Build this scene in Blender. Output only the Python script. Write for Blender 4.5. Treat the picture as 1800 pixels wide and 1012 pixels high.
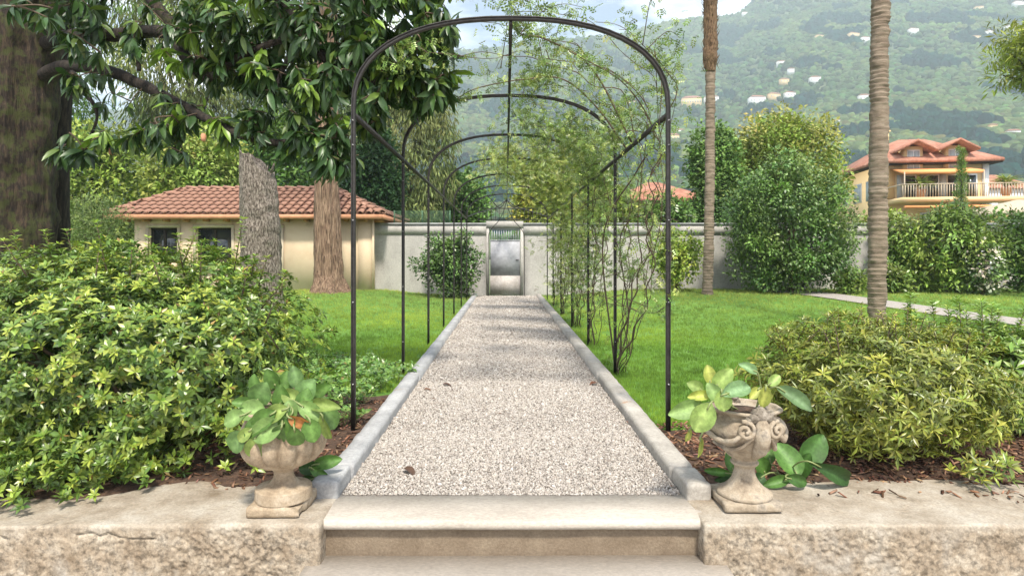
import bpy, bmesh, math, random
import numpy as np
from mathutils import Vector, Matrix, Euler

for o in list(bpy.data.objects): bpy.data.objects.remove(o, do_unlink=True)
SC = bpy.context.scene
COL = SC.collection
R = math.radians
random.seed(7); rng = np.random.default_rng(11)

# ------------------------------------------------------------ camera
F_PX, CX, HY, CAMZ = 1100.0, 889.0, 447.0, 1.30
cam_d = bpy.data.cameras.new('camera'); cam = bpy.data.objects.new('camera', cam_d); COL.objects.link(cam)
cam.location = (0, 0, CAMZ); cam.rotation_euler = (R(90), 0, 0)
cam_d.sensor_width = 36; cam_d.lens = F_PX / 1800 * 36
cam_d.shift_x = (900 - CX) / 1800; cam_d.shift_y = -(506 - HY) / 1800
cam_d.clip_start = .05; cam_d.clip_end = 9000
SC.camera = cam
def at(px, py, d): return Vector(((px - CX) / F_PX * d, d, CAMZ - (py - HY) / F_PX * d))

# ------------------------------------------------------------ sky and sun
SUN_EL, SUN_AZ = R(56), math.atan2(.16, -.92)
w = bpy.data.worlds.new('World'); SC.world = w; w.use_nodes = True
nt = w.node_tree; nt.nodes.clear()
def NN(nt, t, **k):
    n = nt.nodes.new(t)
    for a, v in k.items():
        if a.startswith('i_'): n.inputs[int(a[2:])].default_value = v
        else: setattr(n, a, v)
    return n
out = NN(nt, 'ShaderNodeOutputWorld'); bg = NN(nt, 'ShaderNodeBackground'); bg.inputs[1].default_value = .118
sky = NN(nt, 'ShaderNodeTexSky', sky_type='NISHITA', sun_disc=False, sun_elevation=SUN_EL, sun_rotation=SUN_AZ,
         air_density=1.0, dust_density=1.6, ozone_density=1.2)
tc = NN(nt, 'ShaderNodeTexCoord'); mp = NN(nt, 'ShaderNodeMapping'); mp.inputs['Scale'].default_value = (1.3, 1.3, 4.2)
mp.inputs['Location'].default_value = (.35, .2, .1)
cn = NN(nt, 'ShaderNodeTexNoise'); cn.inputs['Scale'].default_value = 2.3; cn.inputs['Detail'].default_value = 9; cn.inputs['Roughness'].default_value = .58
cr = NN(nt, 'ShaderNodeValToRGB'); cr.color_ramp.elements[0].position = .44; cr.color_ramp.elements[1].position = .60
cn2 = NN(nt, 'ShaderNodeTexNoise'); cn2.inputs['Scale'].default_value = 5; cn2.inputs['Detail'].default_value = 7
cr2 = NN(nt, 'ShaderNodeValToRGB'); cr2.color_ramp.elements[0].position = .3; cr2.color_ramp.elements[1].position = .62
cr2.color_ramp.elements[0].color = (7.0, 7.6, 8.4, 1); cr2.color_ramp.elements[1].color = (13., 13., 12.8, 1)
mx = NN(nt, 'ShaderNodeMix', data_type='RGBA')
L = nt.links.new
L(tc.outputs['Generated'], mp.inputs[0]); L(mp.outputs[0], cn.inputs['Vector']); L(mp.outputs[0], cn2.inputs['Vector'])
L(cn.outputs['Fac'], cr.inputs[0]); L(cn2.outputs['Fac'], cr2.inputs[0])
L(cr.outputs[0], mx.inputs[0]); L(sky.outputs[0], mx.inputs[6]); L(cr2.outputs[0], mx.inputs[7])
L(mx.outputs[2], bg.inputs[0]); L(bg.outputs[0], out.inputs[0])
sd = bpy.data.lights.new('sun', 'SUN'); sun = bpy.data.objects.new('sun', sd); COL.objects.link(sun)
sd.energy = 3.5; sd.angle = R(7); sd.color = (1, .93, .82)
sv = Vector((math.sin(SUN_AZ) * math.cos(SUN_EL), math.cos(SUN_AZ) * math.cos(SUN_EL), math.sin(SUN_EL)))
sun.rotation_euler = sv.to_track_quat('Z', 'Y').to_euler(); sun.location = (-20, -20, 40)
vs = SC.view_settings; vs.view_transform = 'Standard'; vs.look = 'None'; vs.gamma = 1; vs.use_curve_mapping = False
vs.exposure = .80
SC.cycles.volume_bounces = 1

# ------------------------------------------------------------ noise
def _h(i, j, k, s):
    n = (i * 374761393 + j * 668265263 + k * 2147483647 + s * 974711) & 0xFFFFFFFF
    n = ((n ^ (n >> 13)) * 1274126177) & 0xFFFFFFFF
    n = ((n ^ (n >> 16)) * 2246822519) & 0xFFFFFFFF
    return (n & 0xFFFFFF) / float(0xFFFFFF)
def vnoise(P, s=0):
    P = np.asarray(P, float); I = np.floor(P).astype(np.int64); f = P - I; f = f * f * (3 - 2 * f)
    r = 0
    for a in (0, 1):
        for b in (0, 1):
            for c in (0, 1):
                wgt = (f[:, 0] if a else 1 - f[:, 0]) * (f[:, 1] if b else 1 - f[:, 1]) * (f[:, 2] if c else 1 - f[:, 2])
                r = r + wgt * _h(I[:, 0] + a, I[:, 1] + b, I[:, 2] + c, s)
    return r * 2 - 1
def fbm(P, o=4, s=0, g=.5):
    P = np.asarray(P, float); r = 0; a = 1; t = 0
    for k in range(o): r = r + a * vnoise(P * 2 ** k + 17.3 * k, s + k); t += a; a *= g
    return r / t
def sstep(a, b, x): t = np.clip((x - a) / (b - a), 0, 1); return t * t * (3 - 2 * t)

# ------------------------------------------------------------ mesh helpers
def mesh_np(name, V, Fs, mat=None, col=None, smooth=False):
    """V Nx3; Fs: one array of faces (Nx3 / Nx4) or a list of such arrays or of index tuples"""
    V = np.asarray(V, np.float32)
    me = bpy.data.meshes.new(name)
    if isinstance(Fs, np.ndarray): Fs = [Fs]
    if len(Fs) and isinstance(Fs[0], np.ndarray) and Fs[0].ndim == 2:
        Fs = [f for f in Fs if len(f)]
        loops = np.concatenate([f.ravel() for f in Fs]).astype(np.int32)
        sizes = np.concatenate([np.full(len(f), f.shape[1], np.int32) for f in Fs])
    else:
        loops = np.array([i for f in Fs for i in f], np.int32); sizes = np.array([len(f) for f in Fs], np.int32)
    starts = np.concatenate([[0], np.cumsum(sizes)[:-1]]).astype(np.int32) if len(sizes) else np.zeros(0, np.int32)
    me.vertices.add(len(V)); me.vertices.foreach_set('co', V.ravel())
    me.loops.add(len(loops)); me.loops.foreach_set('vertex_index', loops)
    me.polygons.add(len(sizes)); me.polygons.foreach_set('loop_start', starts)
    if smooth: me.polygons.foreach_set('use_smooth', np.ones(len(sizes), bool))
    if col is not None:
        a = me.attributes.new('Col', 'FLOAT_COLOR', 'POINT')
        c = np.ones((len(V), 4), np.float32); c[:, :3] = col; a.data.foreach_set('color', c.ravel())
    me.update(calc_edges=True); me.validate()
    if mat: me.materials.append(mat)
    return me
def link(name, me, parent=None, M=None):
    o = bpy.data.objects.new(name, me); COL.objects.link(o)
    if parent is not None: o.parent = parent
    if M is not None: o.matrix_basis = M
    return o
def wloc(p):
    v = Vector((0, 0, 0))
    while p is not None: v = v + p.location; p = p.parent
    return v
def mk(name, VF, mat, parent=None, smooth=False, col=None):
    """object from world-space geometry; parent's location is taken off"""
    V, Fs = VF; V = np.asarray(V, float)
    if parent is not None: V = V - np.array(wloc(parent))
    return link(name, mesh_np(name, V, Fs, mat, col, smooth), parent)
def tag(o, label=None, cat=None, group=None, kind=None):
    if label: o['label'] = label
    if cat: o['category'] = cat
    if group: o['group'] = group
    if kind: o['kind'] = kind
    return o
def thing(name, label, cat, loc=(0, 0, 0), group=None):
    o = link(name, None); o.location = loc; o.empty_display_size = .1
    return tag(o, label, cat, group)
def merge(parts):
    Vs, Fs, n = [], [], 0
    for V, F in parts:
        V = np.asarray(V, float); Vs.append(V)
        if isinstance(F, np.ndarray): F = F.tolist()
        if len(F) and isinstance(F[0], np.ndarray) and F[0].ndim == 2: F = [t for a in F for t in a.tolist()]
        Fs += [tuple(int(i) + n for i in f) for f in F]; n += len(V)
    return np.concatenate(Vs), Fs
def box(lo, hi):
    (a, b, c), (d, e, f) = lo, hi
    V = [(a,b,c),(d,b,c),(d,e,c),(a,e,c),(a,b,f),(d,b,f),(d,e,f),(a,e,f)]
    return np.array(V, float), [(0,3,2,1),(4,5,6,7),(0,1,5,4),(1,2,6,5),(2,3,7,6),(3,0,4,7)]
def bar(p, q, w, h=None, up=(0, 0, 1)):
    p = np.array(p, float); q = np.array(q, float); h = h or w
    t = q - p; ln = np.linalg.norm(t); t /= ln; u = np.array(up, float)
    if abs(t @ u) > .98: u = np.array((0., 1., 0.))
    s = np.cross(t, u); s /= np.linalg.norm(s); u = np.cross(s, t)
    V = [e + s * a * w / 2 + u * b * h / 2 for e in (p, q) for a, b in ((-1,-1),(1,-1),(1,1),(-1,1))]
    return np.array(V), [(0,1,2,3),(7,6,5,4),(0,4,5,1),(1,5,6,2),(2,6,7,3),(3,7,4,0)]
def smooth_path(P, n):
    P = [np.array(p, float) for p in P]; Q = [2*P[0]-P[1]] + P + [2*P[-1]-P[-2]]; o = []
    for i in range(1, len(Q) - 2):
        for k in range(n):
            t = k / n; a, b, c, d = Q[i-1:i+3]
            o.append(.5*((2*b)+(-a+c)*t+(2*a-5*b+4*c-d)*t*t+(-a+3*b-3*c+d)*t**3))
    o.append(P[-1]); return np.array(o)
def tube(P, rad, seg=8, noise=0, nscale=5, flute=None, caps=True):
    P = np.asarray(P, float); n = len(P); rad = np.broadcast_to(np.asarray(rad, float), (n,))
    T = np.gradient(P, axis=0); T /= np.linalg.norm(T, axis=1)[:, None] + 1e-12
    u = np.array((1., 0, 0)) if abs(T[0][0]) < .8 else np.array((0, 1., 0))
    V = []; th = np.linspace(0, 2*np.pi, seg, endpoint=False)
    for i in range(n):
        u = u - T[i] * (u @ T[i]); u /= np.linalg.norm(u); v = np.cross(T[i], u)
        rr = rad[i] * np.ones(seg)
        if flute is not None: rr = rr * flute(th, i / (n - 1))
        V.append(P[i] + np.outer(np.cos(th) * rr, u) + np.outer(np.sin(th) * rr, v))
    V = np.concatenate(V)
    if noise:
        C = np.repeat(P, seg, 0); N = V - C; N /= np.linalg.norm(N, axis=1)[:, None] + 1e-9
        V = V + N * (fbm(V * nscale, 4, 3) * noise)[:, None]
    i = np.arange(n - 1)[:, None] * seg; j = np.arange(seg)[None]; k = (j + 1) % seg
    F = np.stack([i + j, i + k, i + seg + k, i + seg + j], -1).reshape(-1, 4).tolist()
    if caps: F += [list(range(seg))[::-1], [(n - 1) * seg + q for q in range(seg)]]
    return V, F
def lathe(prof, seg=32, c=(0, 0, 0), mod=None):
    n = len(prof); th = np.linspace(0, 2*np.pi, seg, endpoint=False); V = []
    for r, z in prof:
        rr = r * np.ones(seg)
        if mod: rr = rr * mod(th, z)
        V.append(np.stack([c[0] + rr*np.cos(th), c[1] + rr*np.sin(th), np.full(seg, c[2] + z)], 1))
    V = np.concatenate(V)
    i = np.arange(n - 1)[:, None] * seg; j = np.arange(seg)[None]; k = (j + 1) % seg
    F = np.stack([i + j, i + k, i + seg + k, i + seg + j], -1).reshape(-1, 4).tolist()
    F += [list(range(seg))[::-1], [(n - 1) * seg + q for q in range(seg)]]
    return V, F
def rough_box(lo, hi, step, r, disp=None, faces='xXyYzZ'):
    """grid-subdivided box with rounded edges, displaced along its normal"""
    lo = np.array(lo, float); hi = np.array(hi, float); Vs, Fs, n = [], [], 0
    for f in faces:
        ax = 'xyz'.index(f.lower()); up = f.isupper(); a, b = [(1, 2), (2, 0), (0, 1)][ax]
        na = max(2, int((hi[a]-lo[a]) / step) + 1); nb = max(2, int((hi[b]-lo[b]) / step) + 1)
        A, B = np.meshgrid(np.linspace(lo[a], hi[a], na), np.linspace(lo[b], hi[b], nb), indexing='ij')
        V = np.zeros((na * nb, 3)); V[:, ax] = hi[ax] if up else lo[ax]; V[:, a] = A.ravel(); V[:, b] = B.ravel()
        i, j = np.meshgrid(np.arange(na - 1), np.arange(nb - 1), indexing='ij'); q = (i * nb + j).ravel()
        Q = np.stack([q, q + nb, q + nb + 1, q + 1], 1)
        if not up: Q = Q[:, ::-1]
        Vs.append(V); Fs.append(Q + n); n += len(V)
    V = np.concatenate(Vs); Fq = np.concatenate(Fs)
    key, inv = np.unique(np.round(V * 1e5).astype(np.int64), axis=0, return_inverse=True); inv = inv.ravel()
    U = np.zeros((len(key), 3)); U[inv] = V; V = U; Fq = inv[Fq]
    C = np.clip(V, lo + r, hi - r); N = V - C; ln = np.linalg.norm(N, axis=1)[:, None] + 1e-9; N = N / ln
    V = C + N * r
    if disp is not None: V = V + N * disp(V, N)[:, None]
    return V, Fq
def rotz(V, a, c=(0, 0)):
    V = np.array(V, float); x, y = V[:, 0] - c[0], V[:, 1] - c[1]; ca, sa = math.cos(a), math.sin(a)
    V[:, 0] = c[0] + ca*x - sa*y; V[:, 1] = c[1] + sa*x + ca*y; return V

# ------------------------------------------------------------ materials
def new_mat(name):
    m = bpy.data.materials.new(name); m.use_nodes = True; t = m.node_tree
    b = t.nodes['Principled BSDF']; return m, t, b
def ramp(t, src, cols, pos=None):
    r = NN(t, 'ShaderNodeValToRGB'); n = len(cols); e = r.color_ramp.elements
    while len(e) < n: e.new(.5)
    for i, c in enumerate(cols): e[i].position = pos[i] if pos else i / (n - 1); e[i].color = (*c, 1)
    t.links.new(src, r.inputs[0]); return r.outputs[0]
def noise_tex(t, scale, detail=6, rough=.6, stretch=None, vec=None, kind='Object'):
    n = NN(t, 'ShaderNodeTexNoise'); n.inputs['Scale'].default_value = scale; n.inputs['Detail'].default_value = detail; n.inputs['Roughness'].default_value = rough
    c = NN(t, 'ShaderNodeTexCoord'); src = c.outputs[kind]
    if stretch:
        m = NN(t, 'ShaderNodeMapping'); m.inputs['Scale'].default_value = stretch; t.links.new(src, m.inputs[0]); src = m.outputs[0]
    t.links.new(src, n.inputs['Vector']); return n.outputs['Fac']
def mixc(t, fac, a, b, mode='MIX'):
    m = NN(t, 'ShaderNodeMix', data_type='RGBA', blend_type=mode)
    for s, i in ((fac, 0), (a, 6), (b, 7)):
        if isinstance(s, (int, float)): m.inputs[i].default_value = s
        elif isinstance(s, tuple): m.inputs[i].default_value = (*s, 1)
        else: t.links.new(s, m.inputs[i])
    return m.outputs[2]
def stone(name, cols, scale=4, rough=.9, bump=.3, bscale=60, stretch=None, spots=None, bdist=.01, pos=None, moss=None):
    m, t, b = new_mat(name)
    c = ramp(t, noise_tex(t, scale, 8, .65, stretch), cols, pos or [.3 + .4*i/(len(cols)-1) for i in range(len(cols))])
    f = noise_tex(t, bscale, 5, .7, stretch)
    c = mixc(t, .55, c, ramp(t, f, [(.55,)*3, (1.25,)*3], [.3, .7]), 'MULTIPLY')
    if spots:
        sf = ramp(t, noise_tex(t, spots[1], 5, .7), [(0,)*3, (1,)*3], [spots[2], spots[2]+.08]); c = mixc(t, sf, c, spots[0])
    if moss:
        sf = ramp(t, noise_tex(t, moss[1], 6, .65), [(0,)*3, (1,)*3], [moss[2], moss[2]+.14]); c = mixc(t, sf, c, moss[0])
    t.links.new(c, b.inputs['Base Color']); b.inputs['Roughness'].default_value = rough
    if bump:
        bp = NN(t, 'ShaderNodeBump'); bp.inputs['Strength'].default_value = bump; bp.inputs['Distance'].default_value = bdist
        t.links.new(f, bp.inputs['Height']); t.links.new(bp.outputs[0], b.inputs['Normal'])
    return m
def plain(name, col, rough=.6, metal=0, var=.15, scale=8, bump=0, spec=None):
    m, t, b = new_mat(name)
    c = mixc(t, 1., col, ramp(t, noise_tex(t, scale), [(1-var,)*3, (1+var,)*3], [.3, .7]), 'MULTIPLY')
    t.links.new(c, b.inputs['Base Color']); b.inputs['Roughness'].default_value = rough; b.inputs['Metallic'].default_value = metal
    if bump:
        bp = NN(t, 'ShaderNodeBump'); bp.inputs['Strength'].default_value = bump; bp.inputs['Distance'].default_value = .01
        t.links.new(noise_tex(t, scale*8), bp.inputs['Height']); t.links.new(bp.outputs[0], b.inputs['Normal'])
    return m
def leaf_mat(name, rough=.45, trans=.25, attr='Col', inst=False, spec=.5, nsc=14):
    m, t, b = new_mat(name)
    a = NN(t, 'ShaderNodeAttribute', attribute_name='icol' if inst else attr, attribute_type='INSTANCER' if inst else 'GEOMETRY')
    c = mixc(t, 1., a.outputs['Color'], ramp(t, noise_tex(t, nsc, 3), [(.72,)*3, (1.25,)*3], [.3, .7]), 'MULTIPLY')
    t.links.new(c, b.inputs['Base Color']); b.inputs['Roughness'].default_value = rough; b.inputs['Specular IOR Level'].default_value = spec
    if trans:
        tr = NN(t, 'ShaderNodeBsdfTranslucent'); ms = NN(t, 'ShaderNodeMixShader'); ms.inputs[0].default_value = trans
        tcx = mixc(t, 1., c, (1.25, 1.35, .6), 'MULTIPLY'); t.links.new(tcx, tr.inputs[0])
        t.links.new(b.outputs[0], ms.inputs[1]); t.links.new(tr.outputs[0], ms.inputs[2])
        t.links.new(ms.outputs[0], t.nodes['Material Output'].inputs[0])
    return m
M = {}
M['leaf'] = leaf_mat('leaf', .34, .12); M['leaf_gloss'] = leaf_mat('leaf_gloss', .38, .15, spec=.45); M['leaf_far'] = leaf_mat('leaf_far', .7, .2, spec=.2)
M['leaf_i'] = leaf_mat('leaf_i', .6, .3, inst=True, spec=.3); M['gravel_i'] = leaf_mat('gravel_i', .9, 0, inst=True, spec=.2)
M['hill_i'] = leaf_mat('hill_i', 1., 0, inst=True, spec=.0)
M['paddle'] = leaf_mat('paddle', .52, .16, spec=.35, nsc=45)
M['iron'] = plain('iron', (.030, .027, .025), .42, .3, .5, 30, .15)
M['kerb'] = stone('kerb', [(.24,.245,.25), (.37,.37,.37), (.46,.46,.455)], 3, .9, .5, 55, spots=((.30,.25,.19), 2.1, .62))
M['kerb_warm'] = stone('kerb_warm', [(.28,.255,.225), (.40,.37,.325), (.48,.445,.40)], 3, .9, .5, 55, spots=((.33,.20,.12), 2.6, .63))
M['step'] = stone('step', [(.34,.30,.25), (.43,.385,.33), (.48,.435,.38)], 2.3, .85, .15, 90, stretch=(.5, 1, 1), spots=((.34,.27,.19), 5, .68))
M['stucco'] = stone('stucco', [(.30,.22,.14), (.44,.36,.26), (.56,.49,.39)], 5, .95, .7, 90, spots=((.58,.54,.48), 2.6, .57), bdist=.008)
def two_coat(name):
    m, t, b = new_mat(name); g = NN(t, 'ShaderNodeNewGeometry'); sx = NN(t, 'ShaderNodeSeparateXYZ'); t.links.new(g.outputs['Position'], sx.inputs[0])
    n1 = noise_tex(t, 5, 6, .65); ad = NN(t, 'ShaderNodeMath', operation='MULTIPLY_ADD'); ad.inputs[1].default_value = .22; t.links.new(n1, ad.inputs[0]); t.links.new(sx.outputs[2], ad.inputs[2])
    mask = ramp(t, ad.outputs[0], [(0,)*3, (1,)*3], [.06, .115])
    lo = ramp(t, noise_tex(t, 6, 8, .75), [(.20,.15,.10), (.325,.265,.195), (.42,.365,.29)], [.34, .5, .64]); sp1 = noise_tex(t, 38, 3, .6); lo = mixc(t, .8, lo, ramp(t, sp1, [(.45,)*3, (1.0,)*3, (1.2,)*3], [.36, .5, .68]), 'MULTIPLY'); pt = ramp(t, noise_tex(t, 2.4, 5, .6), [(0,)*3, (1,)*3], [.53, .62]); lo = mixc(t, pt, lo, (.36, .325, .275))
    hi = ramp(t, noise_tex(t, 3, 8, .65), [(.20,.155,.105), (.345,.295,.23), (.43,.385,.32)], [.33, .48, .62])
    c = mixc(t, mask, lo, hi); f = noise_tex(t, 85, 5, .7); c = mixc(t, .6, c, ramp(t, f, [(.5,)*3, (1.25,)*3], [.3, .65]), 'MULTIPLY')
    t.links.new(c, b.inputs['Base Color']); b.inputs['Roughness'].default_value = .95
    bp = NN(t, 'ShaderNodeBump'); bp.inputs['Strength'].default_value = .9; bp.inputs['Distance'].default_value = .006; t.links.new(f, bp.inputs['Height']); t.links.new(bp.outputs[0], b.inputs['Normal'])
    return m
M['twocoat'] = two_coat('twocoat')
M['cope'] = stone('cope', [(.26,.21,.15), (.38,.33,.26), (.48,.43,.36)], 2.5, .92, .35, 60, spots=((.22,.16,.10), 4.3, .66), bdist=.006)
M['urn'] = stone('urn', [(.20,.145,.09), (.37,.29,.20), (.50,.42,.32)], 9, .93, .6, 110, moss=((.20,.155,.10), 11, .56), bdist=.006)
M['urn_dark'] = stone('urn_dark', [(.07,.06,.048), (.19,.16,.125), (.36,.32,.265)], 14, .95, .8, 120, bdist=.006)
M['urn2'] = stone('urn2', [(.19,.145,.10), (.37,.305,.225), (.50,.44,.355)], 10, .93, .7, 120, moss=((.13,.11,.09), 10, .555), bdist=.006)
M['gravel'] = stone('gravel', [(.24,.21,.185), (.37,.335,.30), (.47,.435,.395)], 60, .95, .8, 110, bdist=.012)
M['soil'] = stone('soil', [(.035,.02,.012), (.085,.048,.03), (.15,.085,.05)], 25, .95, .8, 60, bdist=.02)
M['turf'] = stone('turf', [(.07,.17,.015), (.10,.22,.022), (.14,.26,.035)], 1.2, .9, .5, 90, bdist=.02)
M['ground'] = stone('ground', [(.06,.10,.03), (.10,.13,.05), (.16,.16,.09)], .05, .95, 0, 1)
M['plaster'] = stone('plaster', [(.60,.45,.30), (.66,.52,.36), (.70,.56,.40)], 1.2, .9, .2, 60, spots=((.50,.40,.28), 1.3, .60))
M['gwall'] = stone('gwall', [(.28,.265,.245), (.42,.40,.37), (.50,.475,.44)], 1.1, .95, .3, 30, spots=((.22,.20,.17), 1.7, .66), stretch=(1, 1, .6))
M['tile'] = stone('tile', [(.12,.06,.045), (.20,.10,.07), (.28,.15,.11)], 2.2, .9, .3, 50, spots=((.16,.11,.08), 3.1, .64))
M['wood'] = plain('wood', (.42, .22, .09), .7, 0, .3, 12)
M['fascia'] = plain('fascia', (.50, .24, .13), .7, 0, .2, 6)
M['dframe'] = plain('dframe', (.48, .40, .29), .7, 0, .15, 6)
m, t, b = new_mat('glass'); b.inputs['Base Color'].default_value = (.03, .035, .035, 1); b.inputs['Roughness'].default_value = .06; b.inputs['Specular IOR Level'].default_value = .8; M['glass'] = m
def bark(name, cols, sx=7, sz=1.2, moss=None, bump=.9, bd=.03):
    return stone(name, cols, 13, .95, bump, 34, stretch=(sx/3, sx/3, sz/3), bdist=bd, moss=moss, pos=[.40, .5, .60])
M['bark_mag'] = bark('bark_mag', [(.012,.008,.006), (.032,.021,.013), (.07,.047,.028)], moss=((.05,.057,.013), 9, .47))
M['bark_dark'] = bark('bark_dark', [(.012,.009,.007), (.026,.019,.014), (.05,.037,.026)])
M['bark_stump'] = bark('bark_stump', [(.055,.042,.032), (.19,.155,.125), (.36,.31,.26)], 9, 3.2)
M['bark_red'] = bark('bark_red', [(.07,.04,.026), (.22,.135,.088), (.36,.25,.17)], 10, .6)
M['bark_palm'] = stone('bark_palm', [(.12,.09,.062), (.21,.16,.115), (.29,.235,.175)], 5, .95, .6, 25, stretch=(.5, .5, 3), bdist=.02)
M['fibre'] = bark('fibre', [(.07,.04,.02), (.16,.095,.05), (.25,.16,.09)], 12, 2)
M['twig'] = plain('twig', (.10, .07, .045), .9, 0, .35, 10)
M['villa'] = plain('villa', (.72, .53, .28), .9, 0, .06, .7); M['white'] = plain('white', (.80, .79, .76), .8, 0, .06, .8)
M['rooft'] = stone('rooft', [(.28,.115,.07), (.39,.175,.115), (.47,.25,.175)], 1.5, .9, .3, 6, bdist=.05)
M['awning'] = plain('awning', (.85, .36, .13), .8, 0, .08, 3); M['shutter'] = plain('shutter', (.42, .46, .47), .7, 0, .1, 3)
M['gate'] = plain('gate', (.36, .365, .39), .8, 0, .25, 6); M['gate_low'] = stone('gate_low', [(.36,.32,.28), (.45,.41,.38), (.50,.47,.44)], 4, .8, .2, 20)
M['net'] = plain('net', (.06, .13, .07), .7, 0, .2, 5)

# ------------------------------------------------------------ leaves
def T_lance(w=.16, fold=.05, droop=.12):     # length 1 along +Y, normal +Z, four triangles
    V = np.array([(0,0,0), (-w,.52,fold), (w,.52,fold), (0,.5,0), (0,1,-droop)], float)
    return V, np.array([(0,3,1), (0,2,3), (1,3,4), (3,2,4)])
def T_grid(prof, fold=.12, droop=.25, wave=0):    # prof: (t, halfwidth)
    V, F = [], []
    for i, (tt, hw) in enumerate(prof):
        z = -droop * tt * tt
        for s in (-1, 0, 1): V.append((s*hw, tt, z + abs(s)*hw*fold*2 + (wave * math.sin(i*2.3 + s) if s else 0)))
    for i in range(len(prof) - 1):
        a = i*3; F += [(a, a+1, a+4, a+3), (a+1, a+2, a+5, a+4)]
    return np.array(V, float), np.array(F)
def frames(D, U):
    """rotation matrices whose Y is D and Z is as near U as can be; N x 3 x 3 with columns X,Y,Z"""
    D = D / (np.linalg.norm(D, axis=1)[:, None] + 1e-9); X = np.cross(D, U); X /= np.linalg.norm(X, axis=1)[:, None] + 1e-9
    Z = np.cross(X, D); return np.stack([X, D, Z], 2)
def put(T, P, Rm, S):
    V, Ft = T; n = len(P); S = np.asarray(S, float); S = S[:, None] * np.ones((1, 3)) if S.ndim == 1 else S
    W = np.einsum('nij,nkj->nki', Rm, V[None] * S[:, None, :]) + P[:, None, :]
    Fs = Ft[None] + (np.arange(n) * len(V))[:, None, None]
    return W.reshape(-1, 3), Fs.reshape(-1, Ft.shape[1])
def rep(C, T): return np.repeat(C, len(T[0]), 0)
def runit(n): v = rng.normal(size=(n, 3)); return v / np.linalg.norm(v, axis=1)[:, None]
def pick(cols, n, jit=.18):
    cols = np.array(cols, float); c = cols[rng.integers(0, len(cols), n)]
    return np.clip(c * (1 + jit * rng.normal(size=(n, 1))) * (1 + .06 * rng.normal(size=(n, 3))), .004, .9)
def whorl(nl, Lf, w, cols, elev=(15, 55), T=None, stack=0):
    """a shoot tip along +Z: leaves radiating; returns V, F, C"""
    Ts = T or T_lance(w); n = nl
    a = np.arange(n) * 2.4 + rng.random() * 6.28; t = np.linspace(0, 1, n)
    el = np.radians(elev[0] + (elev[1] - elev[0]) * t + rng.normal(size=n) * 8)
    D = np.stack([np.cos(a)*np.cos(el), np.sin(a)*np.cos(el), np.sin(el)], 1)
    P = np.zeros((n, 3)); P[:, 2] = (stack * t if stack else .12 * Lf * t)
    U = np.array([(0, 0, 1.)]) + .25 * rng.normal(size=(n, 3))
    s = Lf * (1.05 - .45 * t) * (1 + .12 * rng.normal(size=n))
    V, Fq = put(Ts, P, frames(D, U), s)
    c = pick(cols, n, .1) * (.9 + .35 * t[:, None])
    c = np.where(rng.random((n, 1)) < .025, np.array([[.30, .20, .05]])*(.5+.6*rng.random((n, 1))), c)
    return V, Fq, rep(c, Ts)
def emit(root, part, variants, P, D, S, mat, k=300, restname='foliage', tint=None):
    """P positions, D shoot directions, S sizes (all world). The k that show largest are objects, the rest one mesh."""
    n = len(P); roll = rng.random(n) * 6.28; idx = rng.integers(0, len(variants), n)
    Dn = D / np.linalg.norm(D, axis=1)[:, None]
    X = np.cross(Dn, np.stack([np.cos(roll), np.sin(roll), .3 * np.sin(3*roll)], 1)); X /= np.linalg.norm(X, axis=1)[:, None] + 1e-9
    Y = np.cross(Dn, X); Rm = np.stack([X, Y, Dn], 2)
    view = np.array((0, 0, CAMZ)) - P; dist = np.linalg.norm(view, axis=1); view /= dist[:, None]
    px = P[:, 0] / P[:, 1] * F_PX + CX
    score = S / dist * (.4 + np.clip((Dn * view).sum(1), 0, 1)) - 1e3 * ((px < -30) | (px > 1830))
    # bury-test: shoots nearer the outside first
    order = np.argsort(-score); top = order[:k]; rest = order[k:]
    base = np.array(wloc(root))
    if k:
        mes = [mesh_np(part, V, Fq, mat, C, False) for V, Fq, C in variants]
        for i in top:
            m4 = np.eye(4); m4[:3, :3] = Rm[i] * S[i]; m4[:3, 3] = P[i] - base
            link(part, mes[idx[i]], root, Matrix(m4.tolist()))
    VV, FF, CC, nn = [], [], [], 0
    for v, (V, Fq, C) in enumerate(variants):
        s = rest[idx[rest] == v]
        if not len(s): continue
        W, Fw = put((V, Fq), P[s], Rm[s], S[s]); c = np.tile(C, (len(s), 1))
        if tint is not None: c = c * np.repeat(tint[s], len(V), 0)[:, None]
        VV.append(W); FF.append(Fw + nn); CC.append(c); nn += len(W)
    if VV:
        o = mk(restname, (np.concatenate(VV), np.concatenate(FF)), mat, root, col=np.concatenate(CC))
        if k: o['kind'] = 'stuff'
def lumpy(n, c, r, power=2.2, lump=.16, lscale=1.6, shell=(.72, 1.0), seed=1, zmin=None):
    """points in the outer shell of a lumpy ellipsoid, with outward directions"""
    U = runit(n); p = power
    k = (np.abs(U) ** p).sum(1) ** (-1 / p); k = np.minimum(k, 1.35)
    q = k * (1 + lump * fbm(U * lscale + seed * 3.7, 3, seed)) * (shell[0] + (shell[1] - shell[0]) * rng.random(n) ** .6)
    P = U * q[:, None] * np.array(r) + np.array(c)
    N = U / np.array(r); N /= np.linalg.norm(N, axis=1)[:, None]
    if zmin is not None: kk = P[:, 2] > zmin; P, N = P[kk], N[kk]
    return P, N
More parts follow.
